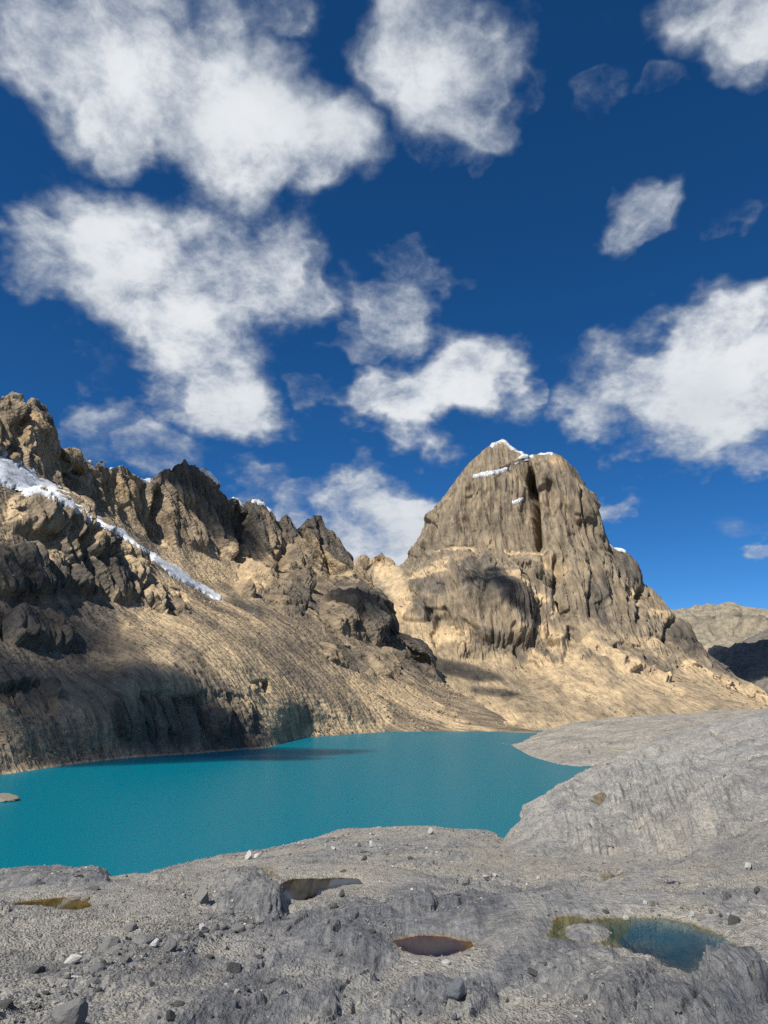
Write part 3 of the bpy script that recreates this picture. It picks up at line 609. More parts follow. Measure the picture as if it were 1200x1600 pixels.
def make_fore():
    cols = columns(-520, 1760, -30, 1230, 1.4, 14)
    sky = [(-520,1330),(-200,1350),(0,1358),(30,1354),(75,1354),(105,1361),(120,1366),(150,1371),(185,1372),(230,1366),(300,1352),(345,1341),(380,1336),(410,1331),(440,1325),(490,1315),(515,1306),(530,1301),(560,1299),(600,1297),(640,1292),(670,1292),(700,1294),(735,1296),(760,1297),(772,1302),(780,1309),(788,1314),(794,1306),(803,1297),(820,1287),(835,1268),(850,1256),(870,1240),(888,1220),(905,1206),(930,1194),(960,1179),(1000,1162),(1050,1147),(1100,1133),(1200,1114),(1400,1080),(1760,1040)]
    rings = [
     ('z', [(-520,1.2),(1760,1.2)], [(-520,36.6),(1760,36.6)]),
     ('py', [(-520,1640),(0,1625),(600,1620),(1200,1625),(1760,1640)], [(-520,12.4),(0,12.4),(1760,12.4)]),
     ('py', [(-520,1505),(0,1500),(600,1505),(1200,1520),(1760,1530)], [(-520,18),(600,17.5),(1000,17.2),(1760,16.8)]),
     ('py', [(-520,1430),(0,1425),(600,1425),(800,1424),(1200,1432),(1760,1440)], [(-520,25),(600,24),(1000,22.5),(1200,22.3),(1760,22)]),
     ('py', [(-520,1395),(0,1390),(300,1380),(600,1355),(800,1355),(1000,1362),(1200,1375),(1760,1380)], [(-520,32),(0,31),(300,31),(600,35),(800,35),(1000,31),(1200,27),(1760,27)]),
     ('py', [(-520,1365),(0,1373),(100,1372),(185,1378),(300,1362),(450,1335),(600,1315),(700,1312),(788,1325),(850,1322),(1000,1328),(1100,1318),(1200,1300),(1760,1270)], [(-520,38),(0,39),(185,37),(300,42),(600,55),(700,58),(788,58),(850,57),(1000,54),(1200,46),(1760,44)]),
     ('py', [(-520,1345),(0,1364),(60,1362),(120,1370),(185,1375),(300,1356),(450,1327),(600,1303),(700,1301),(775,1311),(788,1318),(800,1308),(850,1286),(905,1258),(1000,1240),(1100,1215),(1200,1190),(1760,1150)], [(-520,44),(0,44),(185,42),(300,50),(600,66),(700,68),(788,70),(850,73),(905,76),(1000,78),(1200,74),(1760,72)]),
     ('py', sky, [(-520,50),(0,50),(185,47),(300,58),(545,76),(700,78),(780,80),(795,83),(850,92),(905,104),(1000,122),(1100,135),(1200,142),(1760,150)], True),
     ('rel', [(-520,5),(780,8),(905,12),(1200,30),(1760,30)], -3.5, 'd'), ('rel', [(-520,40),(780,45),(1760,90)], -14, 'a')]
    sh = Sheet(cols, rings, [16, 104, 84, 62, 50, 36, 100, 10, 8], smooth=11)
    P = sh.P.copy(); t = np.broadcast_to(sh.t[:, None], sh.shape); r = sh.r
    px, py = sh.pix(); flat = P.reshape(-1, 3); sp = r.ravel()/1109*1.25
    far = sstep(r, 42, 72)*sstep(px, 770, 850)
    Q = flat @ np.array([[.85, .52, 0], [-.52, .85, 0], [0, 0, 1]])
    Qs = Q*np.array([1, .38, 1])                      # the rock is drawn out along the old ice flow
    Qw = Qs + .35*np.stack([noise3(Qs/1.3), noise3(Qs/1.3+40), 0*Qs[:, 0]], -1)
    big = fbm(Qs, 9., 4, .5, 1.).reshape(r.shape)
    hum = fbm(Qw, 2.6, 5, .5, 3., sp).reshape(r.shape)
    rid = fbm(Qw, 1.9, 6, .58, 5., sp, True).reshape(r.shape)
    grv = fbm(flat, .34, 4, .7, 8., sp).reshape(r.shape)
    stn = noise3(flat/.27+3.3).reshape(r.shape)*sstep(big+hum, -.5, .3)
    Qb = np.stack([flat@np.array([-.43, .9, 0]), .42*(flat@np.array([.9, .43, 0])), flat[:, 2]], -1)   # joints of the slab run across the slope
    slab = fbm(Qb, 22., 8, .56, 11., sp).reshape(r.shape); slr = fbm(Qb, 8., 6, .62, 12., sp, True).reshape(r.shape)
    wrk = fbm(Qb*np.array([1, 1.6, 1])+1.5*np.stack([noise3(Q/9), noise3(Q/9+7), 0*Q[:, 0]], -1), 4.6, 5, .62, 13., sp, True).reshape(r.shape)*sstep(fbm(flat, 40, 3, .5, 55.).reshape(r.shape), -.35, .25)
    fc1 = soften(facets(Qw, 1.9, 1.).reshape(r.shape), 4)*sstep(hum, -.4, .2); fc2 = soften(facets(Qw, .62, 4.).reshape(r.shape), 2); Qf = Qb*np.array([1, 1.3, 1]); fc3 = facets(Qf+2*np.stack([noise3(Qf/15), noise3(Qf/15+9), 0*Qf[:, 0]], -1), 7., 6.).reshape(r.shape); fc3 = soften(fc3, 2); fc4 = soften(facets(Qf+.8*np.stack([noise3(Qf/5), noise3(Qf/5+9), 0*Qf[:, 0]], -1), 2.1, 8.).reshape(r.shape), 1)
    cw = Qs+.5*np.stack([noise3(Qs/2.2+3), noise3(Qs/2.2+8), 0*Qs[:, 0]], -1)
    crk2 = (1-sstep(np.abs(noise3(cw/2.3+5)), .0, .05)+1-sstep(np.abs(noise3(cw/1.1+25)), .0, .06)*1.).reshape(r.shape)
    crk = (1-sstep(np.abs(noise3(Qb/7.+5)), .0, .05)+1-sstep(np.abs(noise3(Q/5.+25)), .0, .05)).reshape(r.shape)
    px_j = fbm(np.stack([px.ravel()/60, py.ravel()/40, 0*px.ravel()], -1), 1, 5, .6).reshape(r.shape)
    H, Mk = lumps(px, py, [(392,1400,58,34,6,.55),(548,1452,90,52,5,.42),(60,1378,120,22,4,.4),(470,1560,70,30,0,.2),(1150,1545,70,36,8,.5),(900,1520,150,50,18,.28),(1100,1590,160,40,12,.32),(200,1500,120,40,-10,.16),(330,1565,110,30,-6,.18),(700,1560,90,40,0,.2),(730,1420,60,26,0,.22),(640,1412,50,18,0,.25)], px_j*.55)
    Hf, Mf = lumps(px, py, [(985,1235,40,22,-25,.7),(1040,1250,60,30,-10,.6),(1130,1230,70,36,0,.6),(935,1300,60,30,-15,.5),(870,1280,60,26,-35,.5),(1180,1300,70,40,0,.5),(1060,1175,80,16,-10,.6)], px_j*.5)
    near = 1-far
    brk = strokes(px, py, [([(975,1235),(1040,1250),(1090,1290),(1140,1270)],46),([(1010,1300),(1060,1330)],30),([(900,1310),(950,1320)],20)], px_j*.8)*sstep(r, 40, 60)
    amp = sstep(r, 2, 8)
    farj0 = fbm(Qb, 18., 3, .5, 66.).reshape(r.shape)
    bare = sstep(-fbm(Q*np.array([1, .5, 1]), 7., 5, .6, 14.).reshape(r.shape)*1.1+hum*.9, -.1, .3)
    disp = near*(.34*big+.13*hum+.14*rid*(1-.5*bare)+.10*fc1+.045*fc2-.15*crk2*(.25+.75*bare)+.03*grv+(.065*sstep(stn, .22, .5)+.03*grv)*(1-.8*bare)+H) + far*(1.1*slab+.5*slr+.5*wrk+.5*fc3+.26*fc4+.10*rid-.3*crk) + brk*(.6*fc4+.5*wrk+.5*fc3+.15*rid) + Hf*sstep(r, 45, 70)
    # a broken zone in the slab
    gul = np.zeros(r.shape)
    for pts, w, d in [([(890,1215),(990,1180),(1060,1165)],4,.5),([(1020,1262),(1012,1290)],6,.5),([(800,1330),(860,1340)],6,.2)]:
        gul += d*np.exp(-(stroke_dist(px+px_j*9, py+px_j*5, pts)/w)**2)
    disp -= gul
    def beds(th, nrm, wob):                      # beds that crop out as thin steps
        nn = np.array(nrm)/np.linalg.norm(nrm)
        q = ((flat+sh.N.reshape(-1, 3)*disp.reshape(-1)[:, None])@nn)/th + wob
        f = q-np.floor(q); return (th*(sstep(f, .55, .95)-f)).reshape(r.shape)
    m1 = sstep(fbm(Q, 6., 3, .5, 44.).reshape(r.shape)+.6*bare, -.05, .5)
    disp += near*m1*1.0*beds(.16, (.30, -.20, .9), .6*noise3(flat/1.5)) + far*.85*beds(.75, (-.12, -.34, .93), .7*noise3(flat/7.))*sstep(farj0, -.4, .1)
    crest = sstep(t, 6.8, 7)*(1-sstep(t, 7, 7.4))
    disp *= amp*(1-.55*crest)*(1-sstep(t, 8, 8.6))
    P += sh.N*disp[..., None]
    # hollows with water
    waters = []
    cov_wet = np.zeros(r.shape); cov_rim = np.zeros(r.shape)
    ti = P[..., 2]
    for name, poly in POOLS:
        pc = np.array(poly, float); cx, cy = pc.mean(0)
        k = np.argmin(np.where((t > 1) & (t < 7), np.hypot(px-cx, py-cy), 1e9)); zw = float(sh.P.reshape(-1, 3)[k, 2]) - .03
        d = raydir(pc[:, 0], pc[:, 1]); rr = (CAMZ-zw)/-d[:, 2]
        W = d[:, :2]*rr[:, None]
        size = math.sqrt(np.ptp(W[:, 0])*np.ptp(W[:, 1]))
        sel = (np.abs(P[..., 0]-W[:, 0].mean()) < np.ptp(W[:, 0])*2+2) & (np.abs(P[..., 1]-W[:, 1].mean()) < np.ptp(W[:, 1])*2+3) & (t < 7)
        sd = point_poly(P[..., 0][sel], P[..., 1][sel], W)
        jit = .45*hum[sel]*min(1, size/2.5)+.25*grv[sel]*min(1, size)+.3*rid[sel]*min(1, size/3)
        sdj = sd+jit*min(1., size*.30)
        if name == 'deep':                       # a rock islet in the shallow end
            d_ = raydir(918, 1458); ri = (CAMZ-zw)/-d_[2]
            sdj = np.maximum(sdj, .55-np.hypot(P[..., 0][sel]-d_[0]*ri, .8*(P[..., 1][sel]-d_[1]*ri))+.8*jit)
        depth = min(.5, .16*size)
        bed = zw - depth*sstep(-sdj, -.02, .9*min(1, size*.4)) - .008
        rim = zw + .012 + .15*np.clip(sdj, 0, 9)**1.1 + np.clip(sdj*4, 0, 1)*(.05*rid[sel]+.04*hum[sel]+.03*sstep(stn[sel], .2, .5)+.03)
        w = sstep(sdj, .0, .55*size**.5+.5)
        z = P[..., 2][sel]
        zo = rim*(1-w)+np.maximum(z, zw+.06)*w
        # beyond the hollow the ground is as it was
        w2 = sstep(sdj, .7*size**.5+.6, 1.4*size**.5+1.4); zo = zo*(1-w2)+z*w2
        zn = np.where(sdj < 0, bed, zo)
        P[..., 2][sel] = zn
        wet = (1-sstep(sdj, -.05, .10))*(.25 if name == 'dark' else 1); cov_wet[sel] = np.maximum(cov_wet[sel], wet)
        cov_rim[sel] = np.maximum(cov_rim[sel], (1-sstep(np.abs(sdj+.03), .03, .22*min(1, size*.5)))*sstep(px_j[sel]+.5*hum[sel], -.2, .5))
        waters.append((name, W, zw, size))
    # cover: gravel in the flats, bluish bare rock on the humps, rust at the pools
    Np = grid_normals(P)
    j1 = fbm(Q*np.array([1, .5, 1]), 7., 5, .6, 14.).reshape(r.shape); j2 = fbm(Q, 1.6, 5, .6, 15.).reshape(r.shape)
    farj = fbm(Qb, 30., 5, .6, 16.).reshape(r.shape)
    grav = sstep(j1+.5*j2-hum*.8+.15, -.2, .45)
    warmzone = sstep(py, 1450, 1350)*sstep(px, 250, 480)*(1-far*.5)
    scree = np.clip(grav*(.5+.5*warmzone)*near + far*sstep(farj, 0, .5)*.7, 0, 1)
    dark = np.clip(near*(sstep(-j1-.4*j2+hum*.6, -.15, .5)*(1-.75*warmzone)+.7*Mk*(1-.4*warmzone)) + far*sstep(-farj-.4*slr, .15, .6)*.8, 0, 1)
    polish = np.clip(sstep(-j1*1.1-.5*j2+hum*.9, -.05, .28)*(1-.6*warmzone)*near+.8*Mk*near+.5*far, 0, 1)
    scree *= 1-.7*polish
    dark = np.maximum(dark, strokes(px, py, [([(1110,1575),(1200,1600)],34)], j2*.5))
    rust = strokes(px, py, [([(945,1364),(975,1374)],9),([(925,1245),(940,1235)],5),([(560,1360),(520,1352),(500,1358)],3),([(400,1372),(430,1378)],6)], j2*.5)
    rust = np.clip(np.maximum(rust*.8, cov_rim*.6+cov_wet*.75), 0, 1)
    o = grid_mesh('ground', P, M_FORE, {'cover': np.stack([scree, dark*(1-cov_wet), rust], -1), 'wet': np.stack([cov_wet, far, polish], -1)})
    structure(o, 'bare grey ice-polished rock in front of the lake, strewn with gravel')
    return sh, P, px, py, t, waters

left = make_left()
peak = make_peak()
make_far()
make_tongue()
fore = make_fore()

def make_surroundings():
    # the same bare rock goes on beside and behind the viewer
    xs = np.sort(np.concatenate([-np.geomspace(.8, 420, 45), [0], np.geomspace(.8, 420, 45)])); X, Y = np.meshgrid(xs, xs)
    r_ = np.hypot(X, Y); az = np.abs(np.degrees(np.arctan2(X, Y)))
    Pg = np.stack([X, Y, 35.7-.12*r_], -1); f = Pg.reshape(-1, 3)
    Pg[..., 2] += (.5*fbm(f, 14, 5, .5, 3.)+.15*fbm(f, 3, 4, .55, 6.)).reshape(X.shape)*np.clip(r_/6, 0, 1)
    Pg[..., 2] -= (1-sstep(az, 38, 46))*np.clip(2+.12*r_, 0, 60)
    j = fbm(f, 9, 5, .6, 2.).reshape(X.shape)
    structure(grid_mesh('ground', Pg, M_FORE, {'cover': np.stack([sstep(j, -.2, .4)*.5, sstep(-j, 0, .5), 0*j], -1), 'wet': np.stack([0*j, 0*j, sstep(-j, 0, .4)], -1)}), 'bare rock beside and behind the viewpoint')
    a = np.linspace(0, 2*math.pi, 73); rad = np.array([0.1, 3000, 12000, 40000])
    A, Rd = np.meshgrid(a, rad)
    z0 = 0*A
    structure(grid_mesh('terrain', np.stack([Rd*np.cos(A), Rd*np.sin(A), z0-18], -1), M_FAR, {'cover': np.stack([z0+.3, z0+.3, z0], -1)}), 'high plain far behind the mountains')
make_surroundings()

# ------------------------------------------------------------------ water
def water_mat(name, col, rough, bump, bscale, spec=.5):
    m, N, L, bs, out = nodes_of(name)
    bs.inputs['Base Color'].default_value = (*col, 1); bs.inputs['Roughness'].default_value = rough; bs.inputs['IOR'].default_value = 1.333; bs.inputs['Specular IOR Level'].default_value = spec
    geo = N('ShaderNodeNewGeometry')
    b = N('ShaderNodeBump'); b.inputs['Distance'].default_value = bump; b.inputs['Strength'].default_value = 1
    n = tex_noise(N, L, geo.outputs['Position'], bscale, 3, .6); L(n, b.inputs['Height']); L(b.outputs[0], bs.inputs['Normal'])
    return m
M_LAKE = water_mat('glacial_water', (.0, .150, .208), .30, .012, .8, .06)
def make_lake():
    xs = np.linspace(-1600, 1600, 60); ys = np.linspace(20, 1150, 40)
    X, Y = np.meshgrid(xs, ys)
    structure(grid_mesh('lake', np.stack([X, Y, 0*X], -1), M_LAKE), 'opaque turquoise glacial lake below the cliffs')
make_lake()

def pool_mat(name, body, clear):
    """clear at the edge, cloudier with depth; the surface mirrors the sky"""
    m, N, L, bs, out = nodes_of(name)
    at = N('ShaderNodeAttribute'); at.attribute_name = 'depth'
    sp = N('ShaderNodeSeparateColor'); L(at.outputs['Color'], sp.inputs[0])
    tr = N('ShaderNodeBsdfTransparent'); tr.inputs[0].default_value = (*clear, 1)
    df = N('ShaderNodeBsdfDiffuse'); df.inputs[0].default_value = (*body, 1)
    mx = N('ShaderNodeMixShader'); L(sp.outputs[0], mx.inputs[0]); L(tr.outputs[0], mx.inputs[1]); L(df.outputs[0], mx.inputs[2])
    gl = N('ShaderNodeBsdfGlossy'); gl.inputs['Roughness'].default_value = .03
    fr = N('ShaderNodeFresnel'); fr.inputs[0].default_value = 1.333
    m2 = N('ShaderNodeMixShader'); L(fr.outputs[0], m2.inputs[0]); L(mx.outputs[0], m2.inputs[1]); L(gl.outputs[0], m2.inputs[2])
    L(m2.outputs[0], out.inputs['Surface']); return m
POOL_INFO = {
 'deep': ('clear teal rock pool with ochre shallows, largest of the pools', pool_mat('teal_water', (.012, .058, .060), (.78, .88, .82)), 1.2),
 'dark': ('dark mirror-like pool beside the grey outcrop', pool_mat('dark_water', (.040, .040, .038), (.30, .28, .24)), 9.),
 'brown': ('brown shallow pool among grey rock, centre front', pool_mat('brown_water', (.085, .062, .028), (.70, .52, .30)), 3.),
 'olive': ('narrow olive puddle along the low rock hump at the left edge', pool_mat('olive_water', (.075, .060, .018), (.75, .66, .34)), 3.),
 'rust': ('rust-rimmed puddle just below the lake-side crest', pool_mat('rust_water', (.09, .05, .02), (.75, .55, .32)), 3.),
 'puddle': ('tiny dark puddle above the teal pool', pool_mat('puddle_water', (.05, .04, .025), (.6, .52, .40)), 3.),
 'stain': ('tiny brown puddle near the shore, left', pool_mat('stain_water', (.06, .035, .015), (.7, .5, .3)), 3.),
}
for name, W, zw, size in fore[5]:
    label, mt, k = POOL_INFO[name]
    x0, y0 = W.min(0)-.5; x1, y1 = W.max(0)+.5
    X, Y = np.meshgrid(np.linspace(x0, x1, 70), np.linspace(y0, y1, 70))
    sd = point_poly(X, Y, W)
    n = fbm(np.stack([X.ravel(), Y.ravel(), 0*X.ravel()], -1), 1.0, 4, .6).reshape(X.shape)
    dep = np.clip(1-np.exp(-np.clip(-sd-min(.25, .05*size)+min(.35, .08*size)*n, 0, 9)*k), 0, 1)
    keep = (sd[:-1, :-1] < .45)
    o = grid_mesh('rock_pool', np.stack([X, Y, 0*X+zw], -1), mt, {'depth': np.stack([dep, dep, dep], -1)}, keep)
    structure(o, label)

# ------------------------------------------------------------------ snow and ice lying on the mountains
def snow_material():
    m, N, L, bs, out = nodes_of('old_snow')
    pos = N('ShaderNodeNewGeometry').outputs['Position']
    n = tex_noise(N, L, pos, .09, 5, .65)
    c = ramp(N, L, n, [(.32, (.30, .30, .30)), (.46, (.58, .60, .62)), (.62, (.80, .82, .84))])
    L(c, bs.inputs['Base Color']); bs.inputs['Roughness'].default_value = .6
    b = N('ShaderNodeBump'); b.inputs['Distance'].default_value = 1.6; L(tex_noise(N, L, pos, .16, 5, .65), b.inputs['Height']); L(b.outputs[0], bs.inputs['Normal'])
    return m
M_SNOW = snow_material()
def snow(land, name, label, lst, off, jit=.45, tmin=0., tmax=99., lift=0., smooth=4):
    sh, P, Np = land[:3]
    px, py = project(P); t = np.broadcast_to(sh.t[:, None], px.shape)
    j = fbm(np.stack([px.ravel()/9, py.ravel()/9, 0*px.ravel()+3], -1), 1, 4, .6).reshape(px.shape)
    m = strokes(px, py, lst, j*jit)*(t > tmin)*(t < tmax)
    keep = np.maximum.reduce([m[:-1, :-1], m[1:, :-1], m[:-1, 1:], m[1:, 1:]]) > .42
    if not keep.any(): print('NO SNOW', label); return
    # the snow surface is smoother than the rock below it
    Q = P.copy()
    for _ in range(smooth): Q[1:-1, 1:-1] = .25*(Q[:-2, 1:-1]+Q[2:, 1:-1]+Q[1:-1, :-2]+Q[1:-1, 2:])
    S = np.maximum(0, ((P-Q)*Np).sum(-1)-.4*off)[..., None]
    Ns = grid_normals(Q)
    Q = Q + Ns*(S+off*(np.clip(m, 0, 1)-.25)[..., None]) + np.array([0, 0, lift])
    o = grid_mesh(name, Q, M_SNOW, None, keep); structure(o, label)
snow(left, 'glacier', 'long grey-white ice tongue running diagonally down the left slope', [([(-70,690),(0,734)],27),([(0,734),(45,755)],21),([(45,755),(80,766)],13),([(75,762),(110,785),(140,805)],8.5),([(140,805),(165,820),(190,833)],6),([(190,833),(235,866)],3.6),([(235,866),(265,888)],5.5),([(265,888),(290,905)],9),([(290,905),(320,922),(340,934)],6)], 2.6, .6, smooth=22)
snow(left, 'snow_patch', 'snow cap on the crest behind the fluted left cliffs', [([(130,717),(150,719),(174,730)],3.5)], 1.8, .6, 5.8, 7.2, 1)
snow(left, 'snow_patch', 'small snow patch in the notch left of the dark summit', [([(218,753),(234,751)],3)], 2, .5, 5.6, 7.2, 1)
snow(left, 'snow_patch', 'thin snow edge down the right side of the dark summit', [([(316,735),(335,748),(350,765),(364,780),(376,787)],3.5)], 3, .3, 5.85, 7.3, 2)
snow(left, 'snow_patch', 'snow on the small round knob of the left ridge', [([(396,783),(412,787),(424,798)],3)], 2, .5, 5.7, 7.2, .8)
snow(peak, 'snow_patch', 'snow tip on the summit of the rock pyramid', [([(769,696),(778,689),(787,688),(797,696),(800,700)],3.6)], 1.8, .9, 5.6, 7.2, .5)
snow(peak, 'snow_patch', 'snow ridge on the saddle right of the summit tip', [([(800,698),(813,705),(830,712)],4),([(838,709),(862,709)],1.6)], 2, .5, 5.7, 7.2, 1.2)
snow(peak, 'snow_patch', 'curved snow ledge high on the pyramid face', [([(742,744),(760,740),(776,738),(790,732),(794,729)],3.4)], 2.6, .3)
snow(peak, 'snow_patch', 'small snow streak beside the central crack of the pyramid', [([(803,785),(816,779)],2.6)], 2.2, .6)
snow(peak, 'snow_patch', 'snow notch on the right shoulder of the pyramid', [([(953,855),(966,858),(976,861)],3)], 2, .4, 5.5, 7.2, 1.5)

# ------------------------------------------------------------------ loose rocks in front
def rock_mesh(seed, sub=2, cuts=9, sx=1., sy=1., sz=.8, rough=.06, peaked=0.):
    """angular boulder, about 1 unit wide, standing on z = 0"""
    import bmesh
    rs = np.random.RandomState(seed)
    bm = bmesh.new(); bmesh.ops.create_icosphere(bm, subdivisions=sub, radius=.5)
    V = np.array([v.co for v in bm.verts])
    for _ in range(cuts):
        d = rs.normal(size=3); d /= np.linalg.norm(d); h = rs.uniform(.20, .38)
        k = V@d; V -= np.maximum(k-h, 0)[:, None]*d[None]
    V *= 1+rough*noise3(V*3.1+seed*7.7)[:, None] + rough*.5*noise3(V*8+seed*3.1)[:, None]
    if peaked: V[:, :2] *= (1-peaked*np.clip(V[:, 2]+.2, 0, 1))[:, None]
    V *= np.array([sx, sy, sz]); V[:, 2] -= V[:, 2].min(); w = np.ptp(V[:, 0]); V /= w
    for v, c in zip(bm.verts, V): v.co = c
    me = bpy.data.meshes.new('rock'); bm.to_mesh(me); bm.free(); return me
def stone_material(name, col, col2):
    m, N, L, bs, out = nodes_of(name)
    tc = N('ShaderNodeTexCoord'); pos = tc.outputs['Object']
    oi = N('ShaderNodeObjectInfo')
    n = tex_noise(N, L, pos, 3.2, 6, .7)
    c = mix(N, L, n, col, col2)
    v = ramp(N, L, oi.outputs['Random'], [(0, (.8, .8, .82)), (1, (1.2, 1.18, 1.12))])
    c = mix(N, L, 1., c, v, 'MULTIPLY')
    L(c, bs.inputs['Base Color']); bs.inputs['Roughness'].default_value = .85; bs.inputs['Specular IOR Level'].default_value = .3
    b = N('ShaderNodeBump'); b.inputs['Distance'].default_value = .05; b.inputs['Strength'].default_value = 1
    L(tex_noise(N, L, pos, 7, 5, .7), b.inputs['Height']); L(b.outputs[0], bs.inputs['Normal'])
    return m
STONE = {'grey': stone_material('grey_stone', (.12, .122, .125), (.30, .295, .28)), 'pale': stone_material('pale_stone', (.38, .38, .37), (.62, .61, .58)), 'dark': stone_material('dark_stone', (.055, .055, .058), (.14, .137, .132)),
         'warm': stone_material('warm_stone', (.17, .15, .12), (.33, .29, .22)), 'blue': stone_material('slate_stone', (.10, .112, .13), (.20, .215, .24))}
SHAPES = {'block': [rock_mesh(i, 3, 10, 1, .9, .85) for i in (1, 2, 3)], 'wedge': [rock_mesh(i, 3, 8, 1.2, .8, .55) for i in (11, 12, 13)], 'round': [rock_mesh(i, 3, 4, 1, .9, .75, .07) for i in (21, 22)],
          'point': [rock_mesh(i, 3, 9, .9, .8, 1.2, .08, .6) for i in (31, 32)], 'slab': [rock_mesh(i, 3, 10, 1.1, 1, .35) for i in (41, 42)]}
FP = fore[1]; FX, FY = project(FP); FT = np.broadcast_to(fore[0].t[:, None], FX.shape); FR = np.hypot(FP[..., 0], FP[..., 1])
_fsel = (FT > .9) & (FT < 7.0); _fx = FX[_fsel]; _fy = FY[_fsel]; _fr = FR[_fsel]; _fp = FP[_fsel]
def ground_at(px, py):
    d = np.hypot(_fx-px, _fy-py); near_ = d < max(2.0, d.min()+.5)
    k = np.where(near_)[0]; k = k[np.argmin(_fr[k])]
    return _fp[k], _fr[k]
_rr = random.Random(5)
def rock(px, py, wpx, shape, tone, label, group=None, name='boulder', idx=None, rot=None, sink=.28, sz=1.):
    """px, py: foot of the rock in the picture; wpx its width there"""
    me = SHAPES[shape][(idx if idx is not None else _rr.randrange(9)) % len(SHAPES[shape])]
    me = me.copy() if len(me.materials) and me.materials[0] != STONE[tone] else me
    if not len(me.materials): me.materials.append(STONE[tone])
    elif me.materials[0] != STONE[tone]: me.materials[0] = STONE[tone]
    p, r = ground_at(px, py)
    w = .80*wpx*math.hypot(r, CAMZ-p[2])/FPX
    o = bpy.data.objects.new(name, me); COL.objects.link(o)
    o.location = (p[0], p[1]+w*.3, p[2]-sink*w); o.scale = (w, w, w*sz)
    o.rotation_euler = (_rr.uniform(-.12, .12), _rr.uniform(-.12, .12), rot if rot is not None else _rr.uniform(-.5, .5)+_rr.choice((0, 3.14)))
    o['label'] = label; o['category'] = 'rock'
    if group: o['group'] = group
    return o
